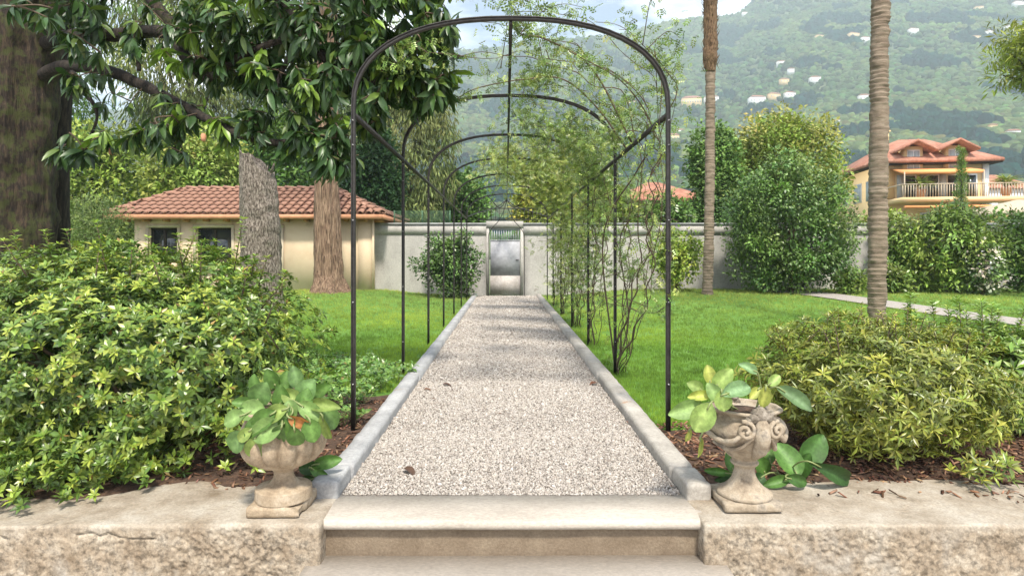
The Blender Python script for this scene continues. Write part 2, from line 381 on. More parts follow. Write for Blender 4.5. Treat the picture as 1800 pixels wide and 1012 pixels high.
def stems(c0, ends, r0, mat, root, name='stem', sep=False, sag=.2):
    parts = []
    for e in ends:
        e = np.array(e, float); c = np.array(c0, float) + np.array([rng.normal()*.05, rng.normal()*.05, 0])
        mid = c + (e - c) * .5 + np.array([0, 0, sag * np.linalg.norm(e - c)]) + rng.normal(size=3) * .05
        P = smooth_path([c, mid, e], 4); parts.append(tube(P, np.linspace(r0, r0*.3, len(P)), 6))
    if sep:
        for p in parts: mk(name, p, mat, root, True)
    else: mk(name, merge(parts), mat, root, True)

def gn_points(name, P, rot, scl, icol, srcs, mat=None):
    """one 'stuff' object: mesh points that carry instances of a few source meshes"""
    n = len(P); me = bpy.data.meshes.new(name); me.vertices.add(n); me.vertices.foreach_set('co', np.asarray(P, np.float32).ravel())
    for an, ty, key, arr in (('rot', 'FLOAT_VECTOR', 'vector', rot), ('scl', 'FLOAT_VECTOR', 'vector', scl)):
        a = me.attributes.new(an, ty, 'POINT'); a.data.foreach_set(key, np.asarray(arr, np.float32).ravel())
    a = me.attributes.new('icol', 'FLOAT_COLOR', 'POINT'); c = np.ones((n, 4), np.float32); c[:, :3] = icol; a.data.foreach_set('color', c.ravel())
    a = me.attributes.new('pick', 'INT', 'POINT'); a.data.foreach_set('value', rng.integers(0, len(srcs), n).astype(np.int32))
    o = link(name, me)
    coll = bpy.data.collections.new(name + '_source')
    for i, s in enumerate(srcs): coll.objects.link(bpy.data.objects.new('%s_piece_%d' % (name, i), s))
    g = bpy.data.node_groups.new(name, 'GeometryNodeTree')
    g.interface.new_socket('Geometry', in_out='INPUT', socket_type='NodeSocketGeometry'); g.interface.new_socket('Geometry', in_out='OUTPUT', socket_type='NodeSocketGeometry')
    gi, go = g.nodes.new('NodeGroupInput'), g.nodes.new('NodeGroupOutput')
    ci = g.nodes.new('GeometryNodeCollectionInfo'); ci.inputs[0].default_value = coll; ci.inputs[1].default_value = True; ci.inputs[2].default_value = True
    ip = g.nodes.new('GeometryNodeInstanceOnPoints'); ip.inputs['Pick Instance'].default_value = True
    def na(nm, ty):
        q = g.nodes.new('GeometryNodeInputNamedAttribute'); q.data_type = ty; q.inputs[0].default_value = nm; return q.outputs[0]
    lk = g.links.new
    lk(gi.outputs[0], ip.inputs['Points']); lk(ci.outputs[0], ip.inputs['Instance'])
    lk(na('pick', 'INT'), ip.inputs['Instance Index']); lk(na('rot', 'FLOAT_VECTOR'), ip.inputs['Rotation']); lk(na('scl', 'FLOAT_VECTOR'), ip.inputs['Scale'])
    lk(ip.outputs[0], go.inputs[0])
    md = o.modifiers.new('scatter', 'NODES'); md.node_group = g
    return o
def ico(sub, name='ico', mat=None, noise=0, ns=1.5, flat=1, seed=0, smooth=False):
    bm = bmesh.new(); bmesh.ops.create_icosphere(bm, subdivisions=sub, radius=1)
    V = np.array([v.co[:] for v in bm.verts]); Fq = np.array([[v.index for v in f.verts] for f in bm.faces]); bm.free()
    if noise: V = V * (1 + noise * fbm(V * ns + seed * 5.1, 3, seed))[:, None]
    V[:, 2] *= flat
    return mesh_np(name, V, Fq, mat, smooth=smooth), V, Fq

# ============================================================ THE SETTING
def gz(x, y): return .2 * sstep(11., 19., np.asarray(y, float)) * sstep(1.5, 4.5, np.abs(np.asarray(x, float)))
def sheet(x0, x1, y0, y1, sx, sy, zf):
    nx = max(2, int((x1-x0)/sx)+1); ny = max(2, int((y1-y0)/sy)+1)
    X, Y = np.meshgrid(np.linspace(x0, x1, nx), np.linspace(y0, y1, ny), indexing='ij'); X = X.ravel(); Y = Y.ravel()
    i, j = np.meshgrid(np.arange(nx-1), np.arange(ny-1), indexing='ij'); q = (i*ny+j).ravel()
    return np.stack([X, Y, zf(X, Y)], 1), np.stack([q, q+ny, q+ny+1, q+1], 1)
# ground: garden level behind the retaining walls, out to the horizon
V1, F1 = sheet(-60, 60, 3.42, 60, 1.5, 1.2, lambda x, y: gz(x, y) - .05)
V2, F2 = sheet(-1900, 1900, 60, 2000, 100, 100, lambda x, y: np.where(y < 61, -.05, -.05) + 0*x)
tag(mk('ground', merge([(V1, F1), (V2, F2)]), M['ground'], None, True), 'wide green ground reaching from the garden to the hills', 'ground', kind='structure')
tag(mk('lower_ground', sheet(-30, 30, -40, 3.40, 5, 5, lambda x, y: 0*x - .56), M['step']), 'pale paved ground below the garden steps', 'ground', kind='structure')
# lawns, either side of the path
XL, XR = -1.02, 1.09
lawnL = sheet(-16, XL, 4.6, 20.4, .4, .4, lambda x, y: gz(x, y) - .012)
lawnR = sheet(XR, 22, 4.6, 20.4, .4, .4, lambda x, y: gz(x, y) - .012)
tag(mk('lawn_left', lawnL, M['turf'], None, True), 'bright green mown lawn between the cottage and the gravel path', 'lawn', kind='structure')
tag(mk('lawn_right', lawnR, M['turf'], None, True), 'bright green mown lawn under the two palm trunks', 'lawn', kind='structure')
# mulched beds
bedz = lambda x, y: .022 * fbm(np.stack([x*3, y*3, 0*x], 1), 3, 4) + .014 - .05*sstep(3.62, 3.40, y + .10*fbm(np.stack([x*2.2, y*.2, 0*x+5], 1), 3, 14))
def bedL_in(x, y): return (y < 4.9 + 1.9 * sstep(-1.0, -2.2, x) * 1. + .25*np.sin(x*2.1)) 
tag(mk('bed_left', sheet(-8, XL - .0, 3.06, 7.2, .09, .09, lambda x, y: bedz(x, y + .20*sstep(-1.7, -2.3, x)) - .09 * sstep(6.2, 7.0, y + .3*np.sin(x*2)) - .1*sstep(5.6, 6.3, y)*sstep(-1.9, -1.2, x)), M['soil'], None, True),
    'dark soil bed around the big leafy shrub left of the path', 'bed', kind='structure')
tag(mk('bed_right', sheet(XR, 8, 3.36, 5.6, .12, .12, lambda x, y: bedz(x, y) - .1 * sstep(4.55, 4.85, y - .75*sstep(1.6, 2.4, x))), M['soil'], None, True),
    'brown bark mulch bed around the shrubs right of the path', 'bed', kind='structure')
# the gravel path and the pale side path
GX0, GX1 = -.885, .945
tag(mk('gravel_path', sheet(GX0 - .02, GX1 + .02, 3.36, 19.6, .1, .1, lambda x, y: .006*fbm(np.stack([x*2, y*2, 0*x], 1), 3, 9) - .004), M['gravel'], None, True),
    'pale gravel path running under the iron arches to the gate', 'path', kind='structure')
sp = smooth_path([(8.1, 19.3, 0), (8.75, 17.5, 0), (9.3, 14.6, 0), (9.9, 11.6, 0), (11, 8.2, 0)], 10)
tn = np.gradient(sp, axis=0); nrm = np.stack([tn[:, 1], -tn[:, 0], 0*tn[:, 0]], 1); nrm /= np.linalg.norm(nrm, axis=1)[:, None]
Vp = np.concatenate([sp - nrm*.55, sp + nrm*.55]); Vp[:, 2] = gz(Vp[:, 0], Vp[:, 1]) + .012; n_ = len(sp)
tag(mk('side_path', (Vp, [(i, i+n_, i+n_+1, i+1) for i in range(n_-1)]), M['gravel'], None, True), 'narrow pale gravel path crossing the right lawn', 'path', kind='structure')
# kerbs
def kd(amp): return lambda V, N: amp * fbm(V*9, 4, 5) + amp*.6 * fbm(V*np.array([3, 1.2, 3]), 2, 8)
def kerb(nm, x0, x1, y0, mat, lab, endlab):
    root = tag(link(nm, None), lab, 'kerb', kind='structure'); root.location = ((x0+x1)/2, y0, 0)
    ys = [y0 + .30, 6.4, 9.6, 12.8, 16.2, 19.55]
    for a, b in zip(ys[:-1], ys[1:]):
        mk('kerb_stone', rough_box((x0, a+.003, -.12), (x1, b-.003, .083), .032 if a < 6 else .08, .012, kd(.007), 'xXyYZ'), mat, root, True)
    return root
kl = kerb('kerb_left', -1.012, -.885, 3.33, M['kerb'], 'long grey stone kerb along the left side of the gravel path', '')
mk('end_block', rough_box((-1.04, 3.33, -.02), (-.895, 3.625, .088), .018, .014, kd(.010), 'xXyYZ'), M['kerb'], kl, True)
kr = kerb('kerb_right', .945, 1.082, 3.30, M['kerb_warm'], 'long weathered stone kerb along the right side of the gravel path', '')
mk('end_block', rough_box((.955, 3.30, -.02), (1.088, 3.595, .088), .018, .014, kd(.013), 'xXyYZ'), M['kerb_warm'], kr, True)

# steps
st = thing('garden_steps', 'pale stone steps with a rounded nosing at the start of the gravel path', 'steps', (.03, 3.1, -.56))
def tread(name, y_front, y_back, ztop, x0, x1):
    ths = np.linspace(-np.pi/2, np.pi/2, 9); r = .024
    prof = [(y_back, ztop - .052)] + [(y_front + r - r*math.cos(a), ztop - r*1.05 + r*1.05*math.sin(a)) for a in ths] + [(y_front + .12, ztop + .001), (y_back, ztop)]
    prof[0] = (y_back, ztop - r*2.1); xs = np.linspace(x0, x1, 60); V = []
    for x in xs:
        for (y, z) in prof: V.append((x, y, z))
    V = np.array(V); V[:, 2] += .0035 * fbm(V*np.array([2.5, 5, 1]), 3, 2); V[:, 1] += .004 * fbm(V*np.array([4, 1, 1]), 3, 6) * (V[:, 1] < y_front + .05)
    k = len(prof); Fq = [(i*k+j, i*k+(j+1) % k, (i+1)*k+(j+1) % k, (i+1)*k+j) for i in range(len(xs)-1) for j in range(k)]
    Fq += [tuple(range(k))[::-1], tuple((len(xs)-1)*k + j for j in range(k))]
    return mk(name, (V, Fq), M['step'], st, True)
tread('tread', 3.055, 3.40, 0, -.93, .99); tread('tread', 2.62, 3.12, -.19, -.96, 1.06); tread('tread', 2.2, 2.68, -.375, -.96, 1.06)
rd = lambda V, N: .004*fbm(V*8, 4, 1)
M['riser'] = stone('riser', [(.15,.11,.07), (.21,.16,.11), (.27,.215,.15)], 5, .92, .4, 80, spots=((.22,.16,.10), 9, .68))  # darker than the treads: the riser's shade is put into its base colour
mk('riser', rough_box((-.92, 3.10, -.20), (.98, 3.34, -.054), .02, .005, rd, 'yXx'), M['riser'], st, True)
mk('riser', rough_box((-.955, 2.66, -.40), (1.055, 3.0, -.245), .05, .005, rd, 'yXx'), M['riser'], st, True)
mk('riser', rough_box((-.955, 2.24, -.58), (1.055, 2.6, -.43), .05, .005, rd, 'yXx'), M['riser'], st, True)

# retaining walls
crack = np.array([(-2.06, -.045), (-1.99, -.038), (-1.95, -.052), (-1.91, -.04), (-1.86, -.058), (-1.78, -.066), (-1.68, -.064)])
crack2 = np.array([(-2.62, -.03), (-2.56, -.022), (-2.50, -.045), (-2.44, -.05), (-2.40, -.072)])
def near_line(V, ln):
    d = np.full(len(V), 9.)
    for a, b in zip(ln[:-1], ln[1:]):
        p = V[:, [0, 2]] - a; ab = b - a; tt = np.clip(p @ ab / (ab @ ab), 0, 1); d = np.minimum(d, np.linalg.norm(p - tt[:, None]*ab, axis=1))
    return d
RQ = np.array(Euler((.7, .5, .9)).to_matrix())
def wd(side):
    def f(V, N):
        front = np.clip(-N[:, 1], 0, 1) + .5*np.abs(N[:, 0]); patch = sstep(-.25, .25, fbm(V*np.array([2.2, 2, 3.5]), 3, 21+side)); lowz = sstep(.005, -.04, V[:, 2] + .03*fbm(V*5, 2, 3))
        W = V @ RQ; rr = .6*fbm(W*75, 3, 31, .65) + .4*fbm((V @ RQ.T)*43, 3, 5, .6); d = front * lowz * (.45 + .55*patch) * (1 - .85*sstep(1.10, 1.0, np.abs(V[:, 0]))) * (.026*rr + .008*np.abs(fbm(W*20, 2, 7)) - .004) + .006*fbm(V*3.2, 3, 12+side)
        d += np.clip(N[:, 2], 0, 1) * .006 * fbm(V*7, 3, 40)
        if side == 0:
            for ln, wd_ in ((crack, .006), (crack2, .010)): d -= front * .018 * np.clip(1 - near_line(V, ln)/wd_, 0, 1)
            ix = sstep(-1.9, -3.1, V[:, 0]); d -= ix*(.03*np.clip(N[:, 2], 0, 1) )*(.5 + .5*fbm(V*2.5, 3, 77))
        return d
    return f
wl = thing('retaining_wall', 'low cracked tan rendered wall carrying the fluted urn', 'wall', (-2.5, 3.2, -.6))
mk('wall_body', rough_box((-3.3, 3.0, -.6), (-.893, 3.62, .004), .0068, .02, wd(0), 'yXZ'), M['twocoat'], wl, True)
mk('wall_end', rough_box((-9, 3.0, -.6), (-3.3, 3.62, -.01), .05, .01, None, 'yZ'), M['twocoat'], wl, True)
wr = thing('retaining_wall', 'low rough rendered wall with a smooth pale top carrying the scrolled urn', 'wall', (2.5, 3.2, -.6))
mk('wall_body', rough_box((.952, 3.0, -.6), (3.4, 3.62, .004), .0068, .015, wd(1), 'yxZ'), M['twocoat'], wr, True)
mk('wall_end', rough_box((3.4, 3.0, -.6), (9, 3.62, -.012), .05, .01, None, 'yZ'), M['twocoat'], wr, True)
# ------------------------------------------------------------ gravel, mulch, grass (uncountable)
def pebbles():
    pc = np.array([(.43,.395,.355), (.38,.345,.305), (.49,.455,.42), (.33,.29,.255), (.40,.365,.32), (.26,.225,.195), (.42,.375,.325), (.45,.415,.375)])
    P = []
    for (y0, y1, dens) in ((3.38, 4.6, 16500), (4.6, 6.4, 10500), (6.4, 9.5, 5500), (9.5, 14, 2600), (14, 19.5, 1300)):
        n = int((GX1-GX0)*(y1-y0)*dens); x = GX0 + (GX1-GX0)*rng.random(n); y = y0 + (y1-y0)*rng.random(n)
        s = (.0030 + .0029*rng.random(n)) * (1 + .13*(y-3.38)) * np.where(rng.random(n) < .07, 1.7, 1)
        P.append(np.stack([x, y, .002 + s*.25, s], 1))
    P = np.concatenate(P); n = len(P); s = P[:, 3]
    scl = s[:, None] * (1 + .35*rng.normal(size=(n, 3)).clip(-1.2, 1.6)) * np.array([1.15, 1, .75])
    c = pc[rng.integers(0, len(pc), n)] * (1 + .12*rng.normal(size=(n, 1))); c = np.where(rng.random((n, 1)) < .05, c*.5, c)
    src = [ico(1, 'pebble', M['gravel_i'], .35, 1.4, 1, k)[0] for k in range(5)]
    return gn_points('gravel', P[:, :3], rng.random((n, 3))*6.28, np.clip(scl, .002, .03), np.clip(c, .03, .85), src)
tag(pebbles(), 'loose pale gravel stones covering the path', 'gravel', kind='stuff')
def chips():
    P = []
    for x0, x1, y0, y1, dens in ((XL-2.6, XL, 3.42, 5.6, 520), (XR, 4.0, 3.38, 5.2, 900)):
        n = int((x1-x0)*(y1-y0)*dens); x = x0+(x1-x0)*rng.random(n); y = y0+(y1-y0)*rng.random(n)
        if x0 > 0: kk = y - .75*sstep(1.6, 2.4, x) < 4.75; x, y = x[kk], y[kk]
        P.append(np.stack([x, y, bedz(x, y) + .006], 1))
    n2 = 60; P.append(np.stack([1.4 + 2*rng.random(n2)**.6, 3.40 - .14*rng.random(n2)**2, np.full(n2, .012)], 1))
    P = np.concatenate(P); n = len(P)
    V = np.array([(-1,-.4,0),(1,-.3,0),(.9,.4,0),(-.9,.35,0),(-.9,-.3,.22),(1,-.2,.2),(.8,.3,.25),(-.8,.3,.2)]); Fq = np.array([(0,3,2,1),(4,5,6,7),(0,1,5,4),(1,2,6,5),(2,3,7,6),(3,0,4,7)])
    src = [mesh_np('chip', V*(1+.25*rng.normal(size=V.shape)), Fq, M['gravel_i']) for _ in range(4)]
    c = pick([(.16,.075,.045), (.10,.05,.03), (.22,.12,.07), (.28,.17,.11), (.07,.04,.028)], n, .2)
    rot = rng.normal(size=(n, 3))*.35; rot[:, 2] = rng.random(n)*6.28; s = .009 + .014*rng.random(n)
    return gn_points('mulch', P, rot, s[:, None]*np.array([1.2, .9, 1]), c, src)
tag(chips(), 'brown bark chips strewn over the shrub beds', 'mulch', kind='stuff')
def grass():
    P = []
    for side in (0, 1):
        for (y0, y1, dens) in ((4.7, 7, 900), (7, 10, 420), (10, 14, 170), (14, 20.3, 75)):
            xa, xb = (-.86*y1, XL-.01) if side == 0 else (XR+.01, .9*y1)
            n = int((xb-xa)*(y1-y0)*dens); x = xa+(xb-xa)*rng.random(n); y = y0+(y1-y0)*rng.random(n)
            if side == 0: k = y > 6.35 - .3*np.sin(x*2) - .65*sstep(-1.9, -1.2, x)
            else:
                k = y - .75*sstep(1.6, 2.4, x) > 4.68
                j = np.argmin((x[:, None]-sp[None, :, 0])**2 + (y[:, None]-sp[None, :, 1])**2, 1); k &= np.hypot(x-sp[j, 0], y-sp[j, 1]) > .56
            x, y = x[k], y[k]; P.append(np.stack([x, y, gz(x, y)-.012, np.full(len(x), 1 + (y0-4.7)*.07)], 1))
    P = np.concatenate(P); n = len(P); src = []
    for k in range(5):
        m_ = 11; Ts = (np.array([(-.055, 0, 0), (.055, 0, 0), (.03, .6, .06), (-.03, .6, .06), (0, 1, .22)]), None)
        V, Fq = [], []
        for i in range(m_):
            a = rng.random()*6.28; el = R(55 + 33*rng.random()); l = .034*(.6+.6*rng.random())
            D = np.array([[math.cos(a)*math.cos(el), math.sin(a)*math.cos(el), math.sin(el)]])
            Rm = frames(D, np.array([[-math.cos(a), -math.sin(a), .3]]))[0]; W = (Ts[0]*l) @ Rm.T + np.array([rng.normal()*.017, rng.normal()*.017, 0])
            o = len(V); V += W.tolist(); Fq += [(o, o+1, o+2), (o, o+2, o+3), (o+3, o+2, o+4)]
        src.append(mesh_np('tuft', np.array(V), np.array(Fq), M['leaf_i']))
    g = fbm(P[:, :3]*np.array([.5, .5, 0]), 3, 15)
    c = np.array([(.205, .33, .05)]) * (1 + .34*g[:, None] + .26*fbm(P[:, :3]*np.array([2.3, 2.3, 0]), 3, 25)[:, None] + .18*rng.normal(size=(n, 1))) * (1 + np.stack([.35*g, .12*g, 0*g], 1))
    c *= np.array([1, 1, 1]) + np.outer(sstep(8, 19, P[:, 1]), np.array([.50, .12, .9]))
    rot = np.zeros((n, 3)); rot[:, 2] = rng.random(n)*6.28
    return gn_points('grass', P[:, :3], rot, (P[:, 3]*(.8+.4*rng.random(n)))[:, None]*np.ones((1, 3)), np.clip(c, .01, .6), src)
tag(grass(), 'short bright green grass blades of the lawns', 'grass', kind='stuff')

# ------------------------------------------------------------ hillside
HB = [(-.75, .20), (-.45, .27), (-.2, .315), (-.06, .325), (.02, .333), (.12, .348), (.185, .352), (.25, .368), (.30, .377), (.37, .381), (.40, .405), (.47, .435), (.6, .47), (.83, .50), (1.3, .52)]
DF = 1500.
def hill_z(x, y):
    a = x / np.maximum(y, 1); tt = np.clip((y - 150) / (DF - 150), 0, 1.25)
    h = np.interp(a, [q[0] for q in HB], [q[1] for q in HB]) * DF
    n = fbm(np.stack([x/260, y/260, 0*x], 1), 4, 5)
    back = np.where(tt > 1, 1 - .8*(tt-1), tt**1.55)
    return h * back * (1 + .0*n) + n * 32 * tt * (1 - .75*sstep(.75, 1, tt)) - 1.5
az = np.linspace(-.78, 1.32, 150); dd = np.concatenate([np.linspace(140, 1500, 95), np.linspace(1520, 1760, 8)])
A, D_ = np.meshgrid(az, dd, indexing='ij'); X = (A*D_).ravel(); Y = D_.ravel()
i, j = np.meshgrid(np.arange(len(az)-1), np.arange(len(dd)-1), indexing='ij'); q = (i*len(dd)+j).ravel()
M['hill'] = stone('hill', [(.05,.085,.03), (.085,.12,.045), (.15,.17,.08)], .012, 1, 0, .03)
tag(mk('hillside', (np.stack([X, Y, hill_z(X, Y)], 1), np.stack([q, q+len(dd), q+len(dd)+1, q+1], 1)), M['hill'], None, True), 'steep wooded hillside rising behind the garden', 'hill', kind='structure')
def wood():
    n = 64000; a = np.where(rng.random(n) < .86, -.12 + 1.05*rng.random(n), -.7 + 1.9*rng.random(n)); u = rng.random(n)
    y = np.sqrt(170**2 + (1495**2-170**2)*u); y = np.where(rng.random(n) < .25, 170 + 500*rng.random(n), y); x = a*y
    g = fbm(np.stack([x/120, y/190, 0*x], 1), 4, 8); g2 = fbm(np.stack([x/45, y/70, 0*x+3], 1), 3, 18)
    keep = (g > -.30) | (rng.random(n) < .3); x, y, g, g2 = x[keep], y[keep], g[keep], g2[keep]; n = len(x)
    conif = (g2 + .5*g > .20)
    s = (2.9 + 2.4*rng.random(n)) * np.where(conif, 1.05, 1)
    z = hill_z(x, y) + s*.5
    c = np.where(conif[:, None], np.array([(.008, .034, .026)]), np.array([(.085, .125, .045)]) * (1 + 1.1*g[:, None]*np.array([.6, .35, .2])))
    c = c * (1 + .30*rng.normal(size=(n, 1))) * (1 + .1*rng.normal(size=(n, 3)))
    scl = s[:, None] * (1 + .18*rng.normal(size=(n, 3))); scl[:, 2] *= np.where(conif, 1.6, 1.0)
    rot = np.zeros((n, 3)); rot[:, 2] = rng.random(n)*6.28
    src = [ico(2, 'treetop', M['hill_i'], .75, 1.7, 1, k)[0] for k in range(6)]
    return gn_points('hillside_wood', np.stack([x, y, z], 1), rot, np.clip(scl, 1, 14), np.clip(c, .004, .4), src)
tag(wood(), 'dense far woodland covering the hillside', 'wood', kind='stuff')

# ============================================================ ARBOUR
AC, AW, AH, AS = .037, 1.155, 3.03, 2.375      # centre x, half width, crown and springing height
AY = [4.6 + 2.23*k for k in range(7)]
pg = thing('iron_arbour', 'long tunnel of black iron arches spanning the gravel path', 'arbour', (AC, 4.6, 0))
def arch_curve(n=26, sc=1.):
    P = [(-AW, -.06)]; P += [(-AW, z) for z in np.linspace(0, AS, 7)[1:]]
    for i in range(1, n):
        a = np.pi - np.pi*i/n; c, s = math.cos(a), math.sin(a); e = 2/2.35
        P.append((AW*np.sign(c)*abs(c)**e, AS + (AH-AS)*abs(s)**e))
    P += [(AW, z) for z in np.linspace(0, AS, 7)[::-1][:-1]] + [(AW, -.06)]
    return np.array(P)
AP = arch_curve()
def sweep_flat(P2, y, w, dpt, x0):
    """flat bar swept along a curve in the x-z plane"""
    T = np.gradient(P2, axis=0); T /= np.linalg.norm(T, axis=1)[:, None]; N = np.stack([-T[:, 1], T[:, 0]], 1); V = []
    for p, n_ in zip(P2, N):
        for a, b in ((-1,-1),(1,-1),(1,1),(-1,1)): V.append((x0 + p[0] + n_[0]*a*w/2, y + b*dpt/2, p[1] + n_[1]*a*w/2))
    k = len(P2); Fq = [(i*4+j, i*4+(j+1) % 4, (i+1)*4+(j+1) % 4, (i+1)*4+j) for i in range(k-1) for j in range(4)] + [(3,2,1,0), tuple((k-1)*4+j for j in range(4))]
    return np.array(V), Fq
for k, y in enumerate(AY):
    ar = mk('arch', sweep_flat(AP, y, .028, .030, AC), M['iron'], pg)
    mk('arch_rib', sweep_flat(AP*np.array([1.010, 1.004]), y, .008, .042, AC), M['iron'], ar)
    if k < 3:
        for sx in (-1, 1):
            for z in (.35, .95, 1.55, 2.1, 2.28):
                mk('bolt', tube([(AC+sx*AW, y-.032, z), (AC+sx*AW, y+.03, z)], .0045, 6), M['kerb'], ar)
for x, z in ((0, AH-.028), (-AW, AS-.05), (AW, AS-.05)):
    mk('purlin', bar((AC+x, 4.6, z), (AC+x, AY[-1]+.02, z), .026, .034), M['iron'], pg)
# ogee arch before the gate and the ribs that gather over it
OY, OX = 19.35, .02
og = np.array([(-.56, -.05), (-.56, .8), (-.56, 1.75), (-.52, 1.98), (-.40, 2.16), (-.25, 2.32), (-.12, 2.55), (-.04, 2.78), (0, 2.98)])
ogs = smooth_path(np.c_[og, 0*og[:, 0]], 4)[:, :2]
mk('ogee_arch', merge([sweep_flat(ogs, OY, .02, .02, OX), sweep_flat(ogs*np.array([-1, 1]), OY, .02, .02, OX)]), M['iron'], pg)
for x0, z0 in ((-AW, AS), (-.8, 2.86), (.8, 2.86), (AW, AS), (0, AH)):
    P = smooth_path([(AC+x0, AY[-1], z0), (AC+x0*.72, AY[-1]+.5, z0+.16*(abs(x0) > .1)), (AC+x0*.3, AY[-1]+1.05, 2.72 if abs(x0) > .1 else 3.02), (OX, OY, 2.98)], 6)
    mk('roof_rib', tube(P, .014, 6), M['iron'], pg)

# ============================================================ GARDEN WALL AND GATE
gw = thing('garden_wall', 'high grey rendered garden wall with a darker coping band', 'wall', (0, 20, 0))
WZ = 2.25
def gwall(x0, x1, y=20.0):
    mk('wall_body', rough_box((x0, y, -.2), (x1, y+.3, WZ-.32), .25, .01, lambda V, N: .015*fbm(V*1.2, 3, 4), 'xXyY'), M['gwall'], gw)
    mk('coping_band', rough_box((x0, y-.035, WZ-.318), (x1, y+.33, WZ), .25, .012, lambda V, N: .01*fbm(V*1.5, 3, 6), 'xXyYzZ'), M['gwall'], gw)
    mk('coping_edge', box((x0, y-.07, WZ+.002), (x1, y+.36, WZ+.05)), M['kerb'], gw)
gwall(-4.4, -.62); gwall(.56, 24)
mk('lintel', box((-.62, 19.97, 2.14), (.56, 20.32, 2.36)), M['gwall'], gw)
for x0 in (-.62, .47): mk('jamb', box((x0, 19.985, -.1), (x0+.09, 20.06, 2.138)), M['gwall'], gw)
gt = thing('garden_gate', 'grey metal gate with a pale lower panel at the end of the path', 'gate', (-.03, 20.1, 0))
mk('panel', box((-.49, 20.03, .62), (.46, 20.07, 1.72)), M['gate'], gt)
mk('lower_panel', box((-.50, 20.02, .02), (.47, 20.07, .615)), M['gate_low'], gt)
for z0, z1 in ((1.722, 1.76), (2.08, 2.13)): mk('rail', box((-.50, 20.02, z0), (.47, 20.08, z1)), M['gate'], gt)
for x in np.linspace(-.44, .40, 12): mk('baluster', box((x-.014, 20.035, 1.762), (x+.014, 20.06, 2.078)), M['gate'], gt)
mk('handle', bar((.32, 20.012, 1.12), (.42, 20.012, 1.12), .02), M['iron'], gt)
ra = thing('iron_railing', 'thin iron railing standing on the wall above the gate', 'railing', (.2, 20.15, 2.3))
for z in (2.42, 2.78): mk('rail', bar((-.9, 20.17, z), (1.3, 20.17, z), .025), M['iron'], ra)
for x in np.linspace(-.86, 1.26, 17): mk('baluster', bar((x, 20.17, 2.28), (x, 20.17, 2.80), .014), M['iron'], ra)
nf = thing('net_fence', 'green wire net fence on the wall beside the cottage roof', 'fence', (-2.7, 20.2, 2.3))
for x in (-3.6, -2.7, -1.8): mk('post', bar((x, 20.2, 2.28), (x, 20.2, 2.72), .035), M['net'], nf)
mk('mesh', merge([bar((x, 20.2, 2.30), (x, 20.2, 2.70), .008) for x in np.linspace(-3.6, -1.8, 46)] + [bar((-3.6, 20.2, z), (-1.8, 20.2, z), .008) for z in np.linspace(2.32, 2.70, 11)]), M['net'], nf)

# ============================================================ COTTAGE
ct = thing('cottage', 'low cream cottage with a hipped terracotta tile roof', 'cottage', (-8, 19.7, .15))
ZE = 2.50; CX0, CX1, CY0, CY1 = -11.6, -4.18, 19.55, 23.9
EX0, EX1, EY0, EY1 = -12.25, -3.80, 19.15, 24.3; RX0, RX1, RY, RZ = -11.0, -5.9, 21.6, 3.50
wins = [(262, 312, 400, 462), (345, 407, 400, 470), (470, 494, 400, 505)]
def wx(px): return (px-CX)/F_PX*CY0
def wz_(py): return CAMZ-(py-HY)/F_PX*CY0
xs = [CX0]; holes = []
for a, b_, c_, d_ in wins: holes.append((wx(a), wx(b_), max(wz_(d_), .25), wz_(c_)))
parts = []; cur = CX0
for x0, x1, z0, z1 in holes:
    parts.append(box((cur, CY0, -.1), (x0, CY0+.3, ZE))); parts.append(box((x0, CY0, z1), (x1, CY0+.3, ZE))); parts.append(box((x0, CY0, -.1), (x1, CY0+.3, z0))); cur = x1
parts.append(box((cur, CY0, -.1), (CX1, CY0+.3, ZE)))
for x0 in (CX0, CX1-.3): parts.append(box((x0, CY0+.302, -.1), (x0+.3, CY1, ZE)))
parts.append(box((CX0+.301, CY1-.3, -.1), (CX1-.301, CY1, ZE)))
mk('wall', merge(parts), M['plaster'], ct)
mk('corner_pilaster', box((CX1-.42, CY0-.05, -.1), (CX1+.03, CY0-.003, ZE-.12)), M['plaster'], ct)
for x0, x1, z0, z1 in holes:
    wn = mk('window', merge([box((x0-.09, CY0-.03, z1), (x1+.09, CY0-.002, z1+.1)), box((x0-.09, CY0-.03, z0-.1), (x0, CY0-.002, z1)), box((x1, CY0-.03, z0-.1), (x1+.09, CY0-.002, z1))]), M['dframe'], ct)
    fr = [box((x0, CY0+.12, z1-.07), (x1, CY0+.18, z1)), box((x0, CY0+.12, z0), (x1, CY0+.18, z0+.07)), box((x0, CY0+.12, z0+.071), (x0+.07, CY0+.18, z1-.071)), box((x1-.07, CY0+.12, z0+.071), (x1, CY0+.18, z1-.071))]
    if x1-x0 > .7: fr.append(box(((x0+x1)/2-.05, CY0+.11, z0+.071), ((x0+x1)/2+.03, CY0+.17, z1-.071)))
    mk('frame', merge(fr), M['bark_dark'], wn); mk('pane', box((x0+.02, CY0+.145, z0+.02), (x1-.02, CY0+.155, z1-.02)), M['glass'], wn)
    mk('sill', box((x0-.12, CY0-.08, z0-.15), (x1+.12, CY0+.1, z0-.1)), M['dframe'], wn)
V = np.array([(EX0,EY0,ZE),(EX1,EY0,ZE),(EX1,EY1,ZE),(EX0,EY1,ZE),(RX0,RY,RZ),(RX1,RY,RZ)]); 
Vd = np.concatenate([V, V-np.array([0,0,.05])])
roof = mk('roof', (Vd, [(0,1,5,4),(2,3,4,5),(1,2,5),(3,0,4),(7,6,10,11),(9,8,11,10),(8,7,11),(6,9,10),(0,6,7,1),(1,7,8,2),(2,8,9,3),(3,9,6,0)]), M['tile'], ct)
